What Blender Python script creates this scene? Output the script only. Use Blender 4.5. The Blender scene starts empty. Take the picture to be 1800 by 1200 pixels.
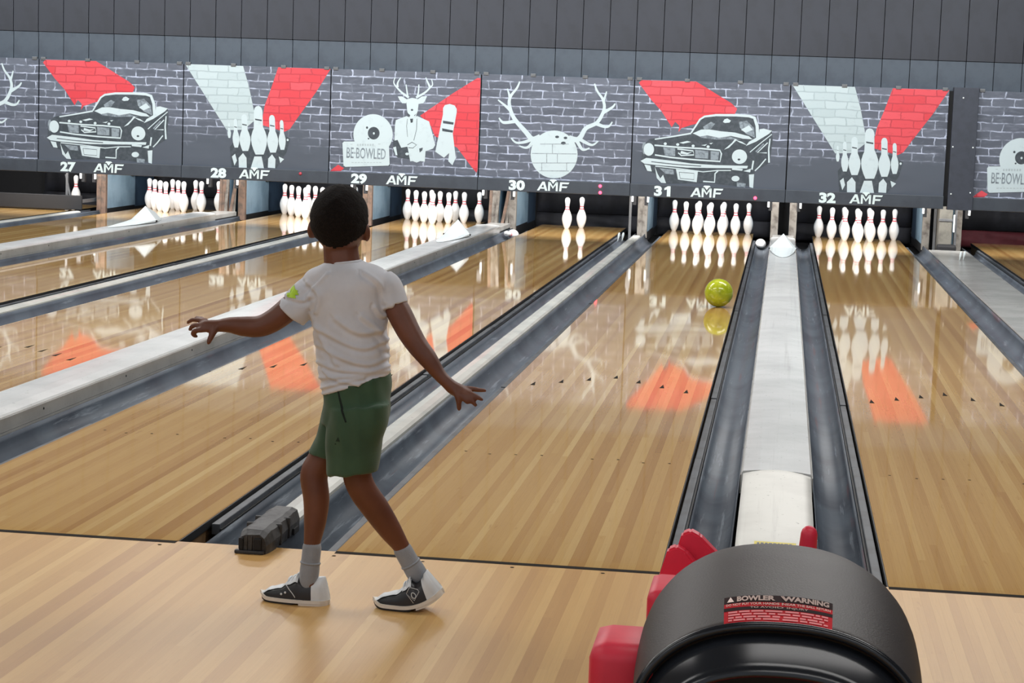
import bpy, bmesh, math, random
from mathutils import Vector, Matrix, noise as mnoise
random.seed(7)
SC = bpy.context.scene
COL = SC.collection
# ------------------------------------------------------------------ camera
CAM = Vector((0.8533, -6.4446, 1.4591)); YAW, PITCH, ROLL, FPX = -0.12792, -0.11387, 0.03603, 3609.65
_fw = Vector((math.sin(YAW)*math.cos(PITCH), math.cos(YAW)*math.cos(PITCH), math.sin(PITCH)))
_r = Vector((math.cos(YAW), -math.sin(YAW), 0)); _u = _r.cross(_fw)
_r2 = _r*math.cos(ROLL)+_u*math.sin(ROLL); _u2 = -_r*math.sin(ROLL)+_u*math.cos(ROLL)
cd = bpy.data.cameras.new('camera'); cam = bpy.data.objects.new('camera', cd); COL.objects.link(cam)
cd.sensor_width = 36; cd.lens = FPX/1800*36; cd.clip_end = 200; cd.clip_start = .05
cam.matrix_world = Matrix(((_r2.x, _u2.x, -_fw.x, CAM.x), (_r2.y, _u2.y, -_fw.y, CAM.y), (_r2.z, _u2.z, -_fw.z, CAM.z), (0, 0, 0, 1)))
SC.camera = cam
SC.view_settings.view_transform = 'Standard'; SC.view_settings.look = 'None'
SC.view_settings.exposure = 0.0; SC.view_settings.gamma = 1; SC.view_settings.use_curve_mapping = False
# ------------------------------------------------------------------ world + lights
w = bpy.data.worlds.new('world'); SC.world = w; w.use_nodes = True
w.node_tree.nodes['Background'].inputs[0].default_value = (.80, .86, .95, 1)
w.node_tree.nodes['Background'].inputs[1].default_value = 0.55
def area(name, loc, target, sx, sy, power, col=(1, 1, 1)):
    l = bpy.data.lights.new(name, 'AREA'); l.shape = 'RECTANGLE'; l.size = sx; l.size_y = sy; l.energy = power; l.color = col
    o = bpy.data.objects.new(name, l); COL.objects.link(o); o.location = loc
    o.rotation_euler = (Vector(target)-Vector(loc)).to_track_quat('-Z', 'Y').to_euler(); return o
CEIL = 3.6
for yy, pw in ((-7.5, 50), (-3.5, 40), (1.0, 84), (5.5, 128), (9.8, 140)):
    for xx in (-8, -3, 2):
        area('ceiling_lamp', (xx, yy, CEIL-.06), (xx, yy, 0), 3.2, .9, pw, (1, .98, .96))
for xx in (-9, -6, -3, 0, 3):       # added unseen fill lights over the lanes, brighten the masking wall
    area('added_masking_fill', (xx, 13.0, CEIL-.15), (xx, 16, 1.15), 2.4, .25, 90, (.93, .97, 1))
for n, X in ((26, -8.309), (27, -6.722), (28, -4.948), (29, -3.361), (30, -1.587), (31, 0), (32, 1.774), (33, 3.70)):
    area('pin_deck_lamp', (X, 16.75, 1.15), (X, 18.75, .2), 1.1, .12, 62, (1, .98, .97))

def ray(x, y): return _fw+_r2*((x-900)/FPX)+_u2*((600-y)/FPX)
def atY(x, y, Y): d = ray(x, y); return CAM+d*((Y-CAM.y)/d.y)
def atZ(x, y, Z): d = ray(x, y); return CAM+d*((Z-CAM.z)/d.z)

# ------------------------------------------------------------------ materials
def s2l(c): return tuple(((v/255)/12.92 if v/255 <= .04045 else ((v/255+.055)/1.055)**2.4) for v in c)
class NT:
    def __init__(s, name):
        s.m = bpy.data.materials.new(name); s.m.use_nodes = True; s.t = s.m.node_tree; s.b = s.t.nodes['Principled BSDF']
    def n(s, typ, **kw):
        q = s.t.nodes.new(typ)
        for k, v in kw.items(): setattr(q, k, v)
        return q
    def l(s, a, b): s.t.links.new(a, b)
    def math(s, op, a, b=None, c=None):
        q = s.n('ShaderNodeMath', operation=op)
        for i, v in enumerate((a, b, c)):
            if v is None: continue
            if hasattr(v, 'is_linked'): s.l(v, q.inputs[i])
            else: q.inputs[i].default_value = v
        return q.outputs[0]
    def mix(s, f, a, b, mode='MIX'):
        q = s.n('ShaderNodeMix', data_type='RGBA', blend_type=mode)
        for i, v in ((0, f), (6, a), (7, b)):
            if hasattr(v, 'is_linked'): s.l(v, q.inputs[i])
            elif i == 0: q.inputs[0].default_value = v
            else: q.inputs[i].default_value = (*v[:3], 1)
        return q.outputs[2]
    def noise(s, vec, scale, detail=3, rough=.55):
        q = s.n('ShaderNodeTexNoise'); q.inputs['Scale'].default_value = scale; q.inputs['Detail'].default_value = detail; q.inputs['Roughness'].default_value = rough
        if vec is not None: s.l(vec, q.inputs['Vector'])
        return q.outputs['Fac']
    def ramp(s, f, lo, hi):
        q = s.n('ShaderNodeMapRange'); q.inputs['From Min'].default_value = lo; q.inputs['From Max'].default_value = hi; s.l(f, q.inputs['Value']); return q.outputs[0]
    def pos(s): return s.n('ShaderNodeNewGeometry').outputs['Position']
    def obj(s): return s.n('ShaderNodeTexCoord').outputs['Object']
    def scale(s, v, sc):
        q = s.n('ShaderNodeVectorMath', operation='MULTIPLY'); s.l(v, q.inputs[0]); q.inputs[1].default_value = sc; return q.outputs[0]
    def xyz(s, v): q = s.n('ShaderNodeSeparateXYZ'); s.l(v, q.inputs[0]); return q.outputs
    def comb(s, x, y, z):
        q = s.n('ShaderNodeCombineXYZ')
        for i, v in enumerate((x, y, z)):
            if hasattr(v, 'is_linked'): s.l(v, q.inputs[i])
            else: q.inputs[i].default_value = v
        return q.outputs[0]
    def bump(s, h, strength, dist=.01):
        q = s.n('ShaderNodeBump'); q.inputs['Strength'].default_value = strength; q.inputs['Distance'].default_value = dist
        s.l(h, q.inputs['Height']); s.l(q.outputs[0], s.b.inputs['Normal'])
    def color(s, c):
        if hasattr(c, 'is_linked'): s.l(c, s.b.inputs['Base Color'])
        else: s.b.inputs['Base Color'].default_value = (*c[:3], 1)
    def rough(s, r):
        if hasattr(r, 'is_linked'): s.l(r, s.b.inputs['Roughness'])
        else: s.b.inputs['Roughness'].default_value = r
MATS = {}
def M(name, c=None, rough=.5, var=.15, sc=12, metal=0, bump=0, bsc=60, spec=.5, coat=0, second=None, lo=.45, hi=.62):
    """plain paint/plastic/fabric with a little mottling"""
    if name in MATS: return MATS[name]
    k = NT(name); a = s2l(c); o = k.obj()
    b = s2l(second) if second else tuple(v*(1-var) for v in a)
    f = k.ramp(k.noise(o, sc, 5, .6), lo, hi)
    k.color(k.mix(f, a, b)); k.rough(rough); k.b.inputs['Metallic'].default_value = metal; k.b.inputs['Specular IOR Level'].default_value = spec
    k.b.inputs['Coat Weight'].default_value = coat
    if bump: k.bump(k.noise(o, bsc, 4), bump, .004)
    MATS[name] = k.m; return k.m

def wood(name, tones, rough, bw=1.0541/39, off=0.5270, seg=2.2, spec=.5, ior=1.5):
    k = NT(name); P = k.xyz(k.pos())
    xi = k.math('FLOOR', k.math('DIVIDE', k.math('ADD', P[0], off), bw))
    r0 = k.n('ShaderNodeTexWhiteNoise', noise_dimensions='1D'); k.l(xi, r0.inputs['W'])
    yi = k.math('FLOOR', k.math('ADD', k.math('DIVIDE', P[1], seg), k.math('MULTIPLY', r0.outputs['Value'], 7.3)))
    r1 = k.n('ShaderNodeTexWhiteNoise', noise_dimensions='2D'); k.l(k.comb(xi, yi, 0), r1.inputs['Vector'])
    cr = k.n('ShaderNodeValToRGB'); cr.color_ramp.interpolation = 'LINEAR'
    e = cr.color_ramp.elements
    e[0].position = 0; e[0].color = (*s2l(tones[0]), 1); e[1].position = 1; e[1].color = (*s2l(tones[-1]), 1)
    for i, t in enumerate(tones[1:-1]):
        q = e.new((i+1)/(len(tones)-1)); q.color = (*s2l(t), 1)
    x2 = k.math('FLOOR', k.math('DIVIDE', k.math('ADD', xi, 1000), 2))
    par = k.math('MODULO', x2, 2)
    r2 = k.n('ShaderNodeTexWhiteNoise', noise_dimensions='1D'); k.l(x2, r2.inputs['W'])
    f = k.math('ADD', k.math('ADD', k.math('MULTIPLY', r0.outputs['Value'], .22), k.math('MULTIPLY', r1.outputs['Value'], .2)), k.math('ADD', k.math('MULTIPLY', r2.outputs['Value'], .34), k.math('MULTIPLY', par, .24)))
    k.l(f, cr.inputs['Fac'])
    g = k.noise(k.comb(k.math('MULTIPLY', P[0], 260), k.math('MULTIPLY', P[1], 4.5), xi), 1, 4, .6)
    kn = k.noise(k.comb(k.math('MULTIPLY', P[0], 45), k.math('MULTIPLY', P[1], 6), yi), 1, 3)
    c = k.mix(k.math('MULTIPLY', k.ramp(g, .40, .75), .14), cr.outputs[0], tuple(v*.62 for v in s2l(tones[0])))
    c = k.mix(k.math('MULTIPLY', k.ramp(kn, .64, .76), .40), c, s2l((158, 112, 64)))
    k.color(c); k.b.inputs['Specular IOR Level'].default_value = spec; k.b.inputs['IOR'].default_value = ior
    k.rough(rough)
    k.bump(k.noise(k.scale(k.pos(), (7, 1.2, 1)), 1, 2), .02, .004)
    MATS[name] = k.m; return k.m
TONES = [(164, 120, 68), (188, 148, 90), (200, 163, 102), (220, 190, 130)]
LANE = wood('lane_wood', TONES, .042, ior=1.62)
APPR = wood('approach_wood', [(166, 122, 70), (186, 144, 86), (196, 156, 96), (212, 178, 116)], .36, seg=1.6, spec=.3)
LANE_SIDE = M('lane_side_wood', (120, 92, 60), .6)
DARKLINE = M('foul_line_dark', (34, 29, 24), .85, spec=.1)
GUT = None
def gutter_mat():
    k = NT('gutter_grey'); p = k.pos(); P = k.xyz(p)
    sv = k.comb(k.math('MULTIPLY', P[0], 40), k.math('MULTIPLY', P[1], 1.6), k.math('MULTIPLY', P[2], 20))
    f = k.noise(sv, 1, 5, .65)
    c = k.mix(k.ramp(k.noise(p, 2.5, 3), .4, .65), s2l((92, 101, 111)), s2l((76, 82, 92)))
    c = k.mix(k.math('MULTIPLY', k.ramp(f, .60, .70), .55), c, s2l((150, 160, 170)))
    c = k.mix(k.math('MULTIPLY', k.ramp(k.noise(k.scale(p, (30, .8, 8)), 1, 2), .66, .72), .35), c, s2l((120, 66, 66)))
    k.color(c); k.rough(.42); k.b.inputs['Specular IOR Level'].default_value = .25; k.bump(f, .15, .004); return k.m
GUT = gutter_mat()
def cap_mat(name, a, b, rg=.24):
    k = NT(name); p = k.pos()
    f = k.noise(k.scale(p, (22, .3, 22)), 1, 5, .65)
    c = k.mix(k.ramp(k.noise(p, 3, 4), .4, .68), s2l(a), s2l(b))
    c = k.mix(k.math('MULTIPLY', k.ramp(f, .58, .74), .25), c, s2l((130, 128, 124)))
    sp = k.noise(p, 60, 2, .5)
    c = k.mix(k.math('MULTIPLY', k.ramp(sp, .70, .74), .5), c, s2l((70, 68, 64)))
    k.color(c); k.rough(rg); return k.m
CAPW = cap_mat('capping_white', (218, 221, 221), (202, 205, 205))
CAPS = cap_mat('capping_side', (168, 168, 164), (150, 150, 146))
CAPN = cap_mat('narrow_capping_cream', (208, 208, 200), (188, 190, 184))
RAIL = M('bumper_rail_grey', (70, 75, 80), .55, second=(52, 54, 58), sc=6)
RAILD = M('rail_shadow_black', (16, 16, 18), .6)
FASC = M('fascia_charcoal', (66, 73, 82), .45, second=(60, 66, 75), sc=5)
BLACK = M('matte_black', (20, 21, 24), .7)
POSTB = M('column_black', (58, 63, 74), .6)
WHITEP = M('letter_white', (222, 238, 238), .5, var=.04)
PWHITE = None

def brick_nodes(k):
    p = k.pos(); P = k.xyz(p)
    wob = k.n('ShaderNodeTexNoise'); wob.inputs['Scale'].default_value = 7; wob.inputs['Detail'].default_value = 3; k.l(p, wob.inputs['Vector'])
    w = k.xyz(wob.outputs['Color'])
    v = k.comb(k.math('ADD', P[0], k.math('MULTIPLY', w[0], .075)), k.math('ADD', P[2], k.math('MULTIPLY', w[1], .030)), 0)
    b = k.n('ShaderNodeTexBrick'); k.l(v, b.inputs['Vector'])
    b.inputs['Scale'].default_value = 1; b.inputs['Mortar Size'].default_value = .0078; b.inputs['Mortar Smooth'].default_value = .35
    b.inputs['Brick Width'].default_value = .235; b.inputs['Row Height'].default_value = .087; b.offset = .47; b.squash = 1
    b.inputs['Color1'].default_value = (.25, .25, .25, 1); b.inputs['Color2'].default_value = (1, 1, 1, 1); b.inputs['Mortar'].default_value = (.5, .5, .5, 1)
    return k, p, P, b
def brick_print(name, fade):
    k, p, P, b = brick_nodes(NT(name))
    tone = k.mix(b.outputs['Color'], s2l((72, 78, 90)), s2l((98, 104, 117)))
    tone = k.mix(k.math('MULTIPLY', k.ramp(k.noise(k.scale(p, (6, 6, 24)), 1, 5, .65), .5, .75), .5), tone, s2l((130, 136, 150)))
    mort = k.mix(k.ramp(k.noise(p, 9, 4), .40, .62), s2l((182, 190, 210)), s2l((108, 115, 128)))
    f = b.outputs['Fac']
    vert = k.math('MULTIPLY', f, k.ramp(k.noise(p, 5, 3), .28, .42))
    c = k.mix(vert, tone, mort)
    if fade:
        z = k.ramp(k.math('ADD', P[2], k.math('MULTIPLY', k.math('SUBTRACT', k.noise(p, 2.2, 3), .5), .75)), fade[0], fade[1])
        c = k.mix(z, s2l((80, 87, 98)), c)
    k.color(c); k.rough(.42)
    k.bump(k.noise(k.scale(p, (1.5, 1, 3)), 1, 2), .25, .05)
    return k.m
BRICK_FULL = brick_print('printed_brick_full', None)
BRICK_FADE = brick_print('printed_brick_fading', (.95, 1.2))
def beam_mat(name, a, b2, dark):
    k, p, P, b = brick_nodes(NT(name))
    c = k.mix(b.outputs['Color'], s2l(a), s2l(b2))
    c = k.mix(k.math('MULTIPLY', b.outputs['Fac'], .55), c, s2l(dark))
    c = k.mix(k.math('MULTIPLY', k.ramp(k.noise(k.scale(p, (8, 8, 20)), 1, 5, .7), .56, .72), .35), c, s2l(dark))
    k.color(c); k.rough(.42); return k.m
BEAM_RED = beam_mat('printed_red_beam', (206, 50, 60), (222, 82, 92), (158, 46, 58))
BEAM_WHITE = beam_mat('printed_white_beam', (174, 190, 193), (188, 203, 206), (146, 162, 167))
def fig_mat():
    k = NT('printed_white_figure'); p = k.pos()
    f = k.ramp(k.noise(p, 14, 5, .65), .55, .75)
    k.color(k.mix(k.math('MULTIPLY', f, .25), s2l((198, 213, 217)), s2l((140, 155, 162)))); k.rough(.42); return k.m
FIGW = fig_mat()
FIGG = M('printed_grey_figure', (140, 152, 160), .45, second=(104, 114, 122), sc=30)
FIGD = M('printed_black_figure', (58, 67, 74), .45, second=(72, 80, 88), sc=25)
PIN = M('pin_white_plastic', (240, 240, 238), .25, var=.03)
PINRED = M('pin_red_stripe', (232, 92, 104), .3)
KBLUE = M('kickback_blue', (132, 158, 176), .45, second=(114, 140, 158), sc=3)
KBLUED = M('kickback_dark_blue', (52, 72, 92), .5, second=(42, 58, 76), sc=5)
KBROWN = M('kickback_brown_wood', (112, 90, 76), .65, second=(78, 68, 60), sc=9)
KGREY = M('kickback_grey_wood', (126, 122, 115), .65, second=(88, 82, 76), sc=9)
STEEL = M('dull_steel', (112, 114, 116), .4, metal=.5)
CURTAIN = M('pit_curtain_black', (26, 27, 32), .75, second=(38, 40, 48), sc=3, bump=.3, bsc=8)
CURTRED = M('pit_curtain_red', (92, 34, 42), .75)
HOODW = M('return_hood_white', (232, 240, 240), .4, var=.04)

# ------------------------------------------------------------------ object helpers
def link(name, me, parent=None, mat=None):
    o = bpy.data.objects.new(name, me); COL.objects.link(o)
    if mat is not None and hasattr(me, 'materials') and not me.materials: me.materials.append(mat)
    if parent is not None: o.parent = parent
    return o
def thing(name, label, cat, loc=(0, 0, 0), group=None):
    o = bpy.data.objects.new(name, None); COL.objects.link(o); o.location = loc; o.empty_display_size = .05
    o['label'] = label; o['category'] = cat
    if group: o['group'] = group
    return o
def tag(o, label, cat, group=None):
    o['label'] = label; o['category'] = cat
    if group: o['group'] = group
    return o
def struct(o, label=None):
    o['kind'] = 'structure'
    if label: o['label'] = label; o['category'] = 'structure'
    return o
def tomesh(bm, name, smooth=False):
    bmesh.ops.recalc_face_normals(bm, faces=bm.faces)
    me = bpy.data.meshes.new(name); bm.to_mesh(me); bm.free()
    if smooth:
        for p in me.polygons: p.use_smooth = True
    return me
def addbox(bm, a, b, bev=0, M4=None):
    a, b = Vector(a), Vector(b); c = (a+b)/2; s = b-a
    r = bmesh.ops.create_cube(bm, size=1, matrix=Matrix.Translation(c) @ Matrix.Diagonal((abs(s.x), abs(s.y), abs(s.z), 1)))
    vs = r['verts']
    if bev:
        es = {e for v in vs for e in v.link_edges}
        q = bmesh.ops.bevel(bm, geom=list(es), offset=bev, segments=2, affect='EDGES', profile=.6)
        vs = list({v for f in q['faces'] for v in f.verts} | {v for v in vs if v.is_valid})
    if M4 is not None: bmesh.ops.transform(bm, matrix=M4, verts=vs)
    return vs
def box(name, a, b, mat, parent=None, bev=0, M4=None):
    bm = bmesh.new(); addbox(bm, a, b, bev, M4); return link(name, tomesh(bm, name), parent, mat)
def addtube(bm, pts, radii, seg=14, caps=True):
    pts = [Vector(p) for p in pts]; rings = []; prev = None
    for i, p in enumerate(pts):
        t = (pts[min(i+1, len(pts)-1)]-pts[max(i-1, 0)]).normalized()
        if prev is None:
            x = t.orthogonal().normalized()
        else:
            x = (prev-t*prev.dot(t)).normalized()
        prev = x; y = t.cross(x)
        r = radii[i] if hasattr(radii, '__len__') else radii
        rings.append([bm.verts.new(p+(x*math.cos(a)+y*math.sin(a))*r) for a in [2*math.pi*j/seg for j in range(seg)]])
    for A, B in zip(rings, rings[1:]):
        for j in range(seg): bm.faces.new((A[j], A[(j+1) % seg], B[(j+1) % seg], B[j]))
    if caps:
        bm.faces.new(rings[0][::-1]); bm.faces.new(rings[-1])
def catmull(P, n=6):
    P = [tuple(p) for p in P]; out = []
    Q = [P[0]]+P+[P[-1]]
    for i in range(1, len(Q)-2):
        p0, p1, p2, p3 = Q[i-1], Q[i], Q[i+1], Q[i+2]
        for j in range(n):
            t = j/n
            out.append(tuple(.5*((2*b)+(c-a)*t+(2*a-5*b+4*c-d)*t*t+(3*b-a-3*c+d)*t**3) for a, b, c, d in zip(p0, p1, p2, p3)))
    out.append(P[-1]); return out
def limb(bm, PR, seg=16, n=5):
    """PR: list of (point, radius); rounded ends"""
    q = catmull([(*p, r) for p, r in PR], n)
    pts = [Vector(a[:3]) for a in q]; rr = [a[3] for a in q]
    d0 = (pts[0]-pts[1]).normalized(); d1 = (pts[-1]-pts[-2]).normalized()
    P2, R2 = [], []
    for a in (1.35, 1.0, .55): P2.append(pts[0]+d0*rr[0]*math.sin(min(a, 1.5))*1.0); R2.append(max(rr[0]*math.cos(min(a, 1.5)), .0008))
    P2 += pts; R2 += rr
    for a in (.55, 1.0, 1.35): P2.append(pts[-1]+d1*rr[-1]*math.sin(a)); R2.append(max(rr[-1]*math.cos(a), .0008))
    addtube(bm, P2, R2, seg)
def ellipsoid(bm, c, r, rot=None, u=24, v=16):
    m = Matrix.Translation(Vector(c)) @ (rot.to_4x4() if rot else Matrix()) @ Matrix.Diagonal((*r, 1))
    return bmesh.ops.create_uvsphere(bm, u_segments=u, v_segments=v, radius=1, matrix=m)['verts']
def lathe(prof, seg=24, axis_caps=True):
    bm = bmesh.new(); rings = []
    for r, z in prof:
        rings.append([bm.verts.new((r*math.cos(2*math.pi*j/seg), r*math.sin(2*math.pi*j/seg), z)) for j in range(seg)])
    for A, B in zip(rings, rings[1:]):
        for j in range(seg): bm.faces.new((A[j], A[(j+1) % seg], B[(j+1) % seg], B[j]))
    if axis_caps: bm.faces.new(rings[0][::-1]); bm.faces.new(rings[-1])
    return bm
def loftY(name, prof, y0, y1, mat, parent=None, smooth=True, closed=False, ys=None):
    """profile [(x,z)] swept along Y"""
    bm = bmesh.new(); ys = ys or [y0, y1]; rows = [[bm.verts.new((x, y, z)) for x, z in prof] for y in ys]
    n = len(prof)
    for A, B in zip(rows, rows[1:]):
        for i in range(n if closed else n-1): bm.faces.new((A[i], A[(i+1) % n], B[(i+1) % n], B[i]))
    if closed: bm.faces.new(rows[0][::-1]); bm.faces.new(rows[-1])
    return link(name, tomesh(bm, name, smooth), parent, mat)
def remesh(bm, name, vox, smooth_it, mat, parent, fn=None):
    me = tomesh(bm, name+'_src'); o = bpy.data.objects.new('tmp', me); COL.objects.link(o)
    md = o.modifiers.new('r', 'REMESH'); md.mode = 'VOXEL'; md.voxel_size = vox
    if smooth_it:
        s = o.modifiers.new('s', 'SMOOTH'); s.factor = .5; s.iterations = smooth_it
    dg = bpy.context.evaluated_depsgraph_get(); dg.update()
    m2 = bpy.data.meshes.new_from_object(o.evaluated_get(dg)); m2.name = name
    bpy.data.objects.remove(o); bpy.data.meshes.remove(me)
    if fn:
        nn = [v.normal.copy() for v in m2.vertices]
        for v, nr in zip(m2.vertices, nn): v.co = fn(v.co, nr)
    for p in m2.polygons: p.use_smooth = True
    m2.materials.clear(); return link(name, m2, parent, mat)

# ------------------------------------------------------------------ layout
HW = 1.0541/2
LN = {26: 'the leftmost lane', 27: 'the lane under the left car panel', 28: 'the lane under the left twin-beam panel', 29: 'the lane under the suited deer panel',
      30: 'the lane under the antlered ball panel', 31: 'the lane with the rolling ball', 32: 'the lane under the right twin-beam panel', 33: 'the lane beyond the dark column'}
LX = {26: -8.309, 27: -6.722, 28: -4.948, 29: -3.361, 30: -1.587, 31: 0.0, 32: 1.774, 33: 3.70}
CAPX = {(26, 27): -7.5155, (27, 28): -5.835, (28, 29): -4.1545, (29, 30): -2.474, (30, 31): -.7935, (31, 32): .887, (32, 33): 2.737}
WIDE = {(27, 28), (29, 30), (31, 32)}
YM = 16.0            # plane of the masking units
ZB0, ZB1 = .668, 1.80
PB = 1.681
# ------------------------------------------------------------------ structure: approach floor, walls, ceiling
fl = struct(box('floor', (-12, -9, -.16), (4.9, -.012, -.03), LANE_SIDE))
bw = 1.0541/39
bmesh_b = bmesh.new(); addbox(bmesh_b, (-bw/2+.00006, -8.9, -.03), (bw/2-.00006, -.004, 0))
ab = tomesh(bmesh_b, 'approach_board'); ab.materials.append(APPR)
for i in range(196):
    o = link('board', ab, fl); o.location = (-.527-95*bw+(i+.5)*bw, 0, 0)
for a, b in ((-12, -.527-95*bw), (-.527+101*bw, 4.9)):
    box('floor_side', (a, -8.9, -.03), (b, -.004, 0), APPR, fl)
for i in range(-4, 5):      # plugs in the approach just before the foul line
    for j, yy in enumerate((-.07,)):
        bm = bmesh.new(); bmesh.ops.create_circle(bm, cap_ends=True, radius=.007, segments=10)
        o = link('screw_plug', tomesh(bm, 'screw_plug'), fl, DARKLINE); o.location = (.06+i*.29+j*.11, yy, .0006)
struct(box('floor_pit', (-12, -.0, -.32), (4.9, 21, -.16), BLACK))
wl = struct(box('wall_left', (-12.3, -9, -.2), (-12, 21, CEIL), POSTB))
wr = struct(box('wall_right', (4.9, -9, -.2), (5.2, 21, CEIL), POSTB))
cl = struct(box('ceiling', (-12.3, -9, CEIL), (5.2, 21, CEIL+.1), M('ceiling_grey', (92, 94, 98), .8)))
WPAN = M('wall_panel_slate', (70, 80, 91), .55, second=(63, 72, 83), sc=6, bump=.15, bsc=14)
WPAN2 = M('wall_panel_dark', (46, 49, 58), .6, second=(42, 45, 53), sc=6)
wb = struct(box('wall_back', (-12, 16.10, .60), (4.9, 16.2, CEIL), BLACK))
struct(box('wall_pit_end', (-12, 20.6, -.3), (4.9, 20.8, 2), BLACK))
pw = .2935
pA = tomesh((lambda b: (addbox(b, (-pw/2+.003, 16.06, 1.74), (pw/2-.003, 16.10, 2.105), .003), b)[1])(bmesh.new()), 'panel_low'); pA.materials.append(WPAN)
pC = tomesh((lambda b: (addbox(b, (-pw/2+.003, 16.045, 2.108), (pw/2-.003, 16.10, CEIL-.01), .003), b)[1])(bmesh.new()), 'panel_high'); pC.materials.append(WPAN2)
xs0 = atY(468.8, 100, 16.06).x
for i in range(-40, 60):
    if not (-11.9 < xs0+i*pw and xs0+(i+1)*pw < 4.85): continue
    for me in (pA, pC):
        o = link('wall_panel', me, wb); o.location = (xs0+(i+.5)*pw, 0, 0)

# ------------------------------------------------------------------ lanes
lane_txt = {26: 'half-hidden lane at the far left edge, one pin standing', 27: 'polished wooden lane 27 with a full rack of pins',
            28: "polished wooden lane 28 seen behind the boy's head", 29: 'polished wooden lane 29 to the left of the boy, full rack of pins',
            30: 'polished wooden lane 30 with only two pins left standing', 31: 'polished wooden lane 31 with the yellow-green ball rolling on it',
            32: 'polished wooden lane 32 at the right with a full rack', 33: 'sliver of lane 33 at the right edge beyond the dark column'}
bm = bmesh.new(); addbox(bm, (-bw/2+.00006, .002, -.03), (bw/2-.00006, 19.2, 0)); lb = tomesh(bm, 'lane_board'); lb.materials.append(LANE)
bm = bmesh.new()
bm.faces.new([bm.verts.new(v) for v in ((-.013, -.07, 0), (.013, -.07, 0), (0, .07, 0))]); arrow_me = tomesh(bm, 'arrow_marker'); arrow_me.materials.append(DARKLINE)
bm = bmesh.new(); bmesh.ops.create_circle(bm, cap_ends=True, radius=.0065, segments=10); dot_me = tomesh(bm, 'dot_marker'); dot_me.materials.append(DARKLINE)
for n, X in LX.items():
    t = thing('bowling_lane', lane_txt[n], 'lane', (X, 0, 0), 'lanes with polished boards')
    box('lane_bed', (-HW+.006, .0, -.155), (HW-.006, 19.2, -.0305), LANE_SIDE, t)
    if n in (30, 31, 32):
        for i in range(39):
            o = link('board', lb, t); o.location = (-HW+(i+.5)*bw, 0, 0)
    else:
        box('lane_surface', (-HW, .002, -.03), (HW, 19.2, 0), LANE, t)
    box('edge_strip', (-HW-.004, .0, -.03), (-HW-.0005, 19.2, -.0015), RAILD, t); box('edge_strip', (HW+.0005, .0, -.03), (HW+.004, 19.2, -.0015), RAILD, t)
    if n >= 27:
        for i in range(-3, 4):
            o = link('arrow_marker', arrow_me, t); o.location = (i*.1351, 4.76-abs(i)*.147, .0007)
    if n in (30, 31, 32):
        box('foul_line', (-HW, -.034, -.02), (HW, .0015, .0006), DARKLINE, t)
        for i in (-4, -3, -2, -1, 1, 2, 3, 4):
            o = link('dot_marker', dot_me, t); o.location = (i*.108+.01, 2.03+.02*((i*7) % 3), .0007)
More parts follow.
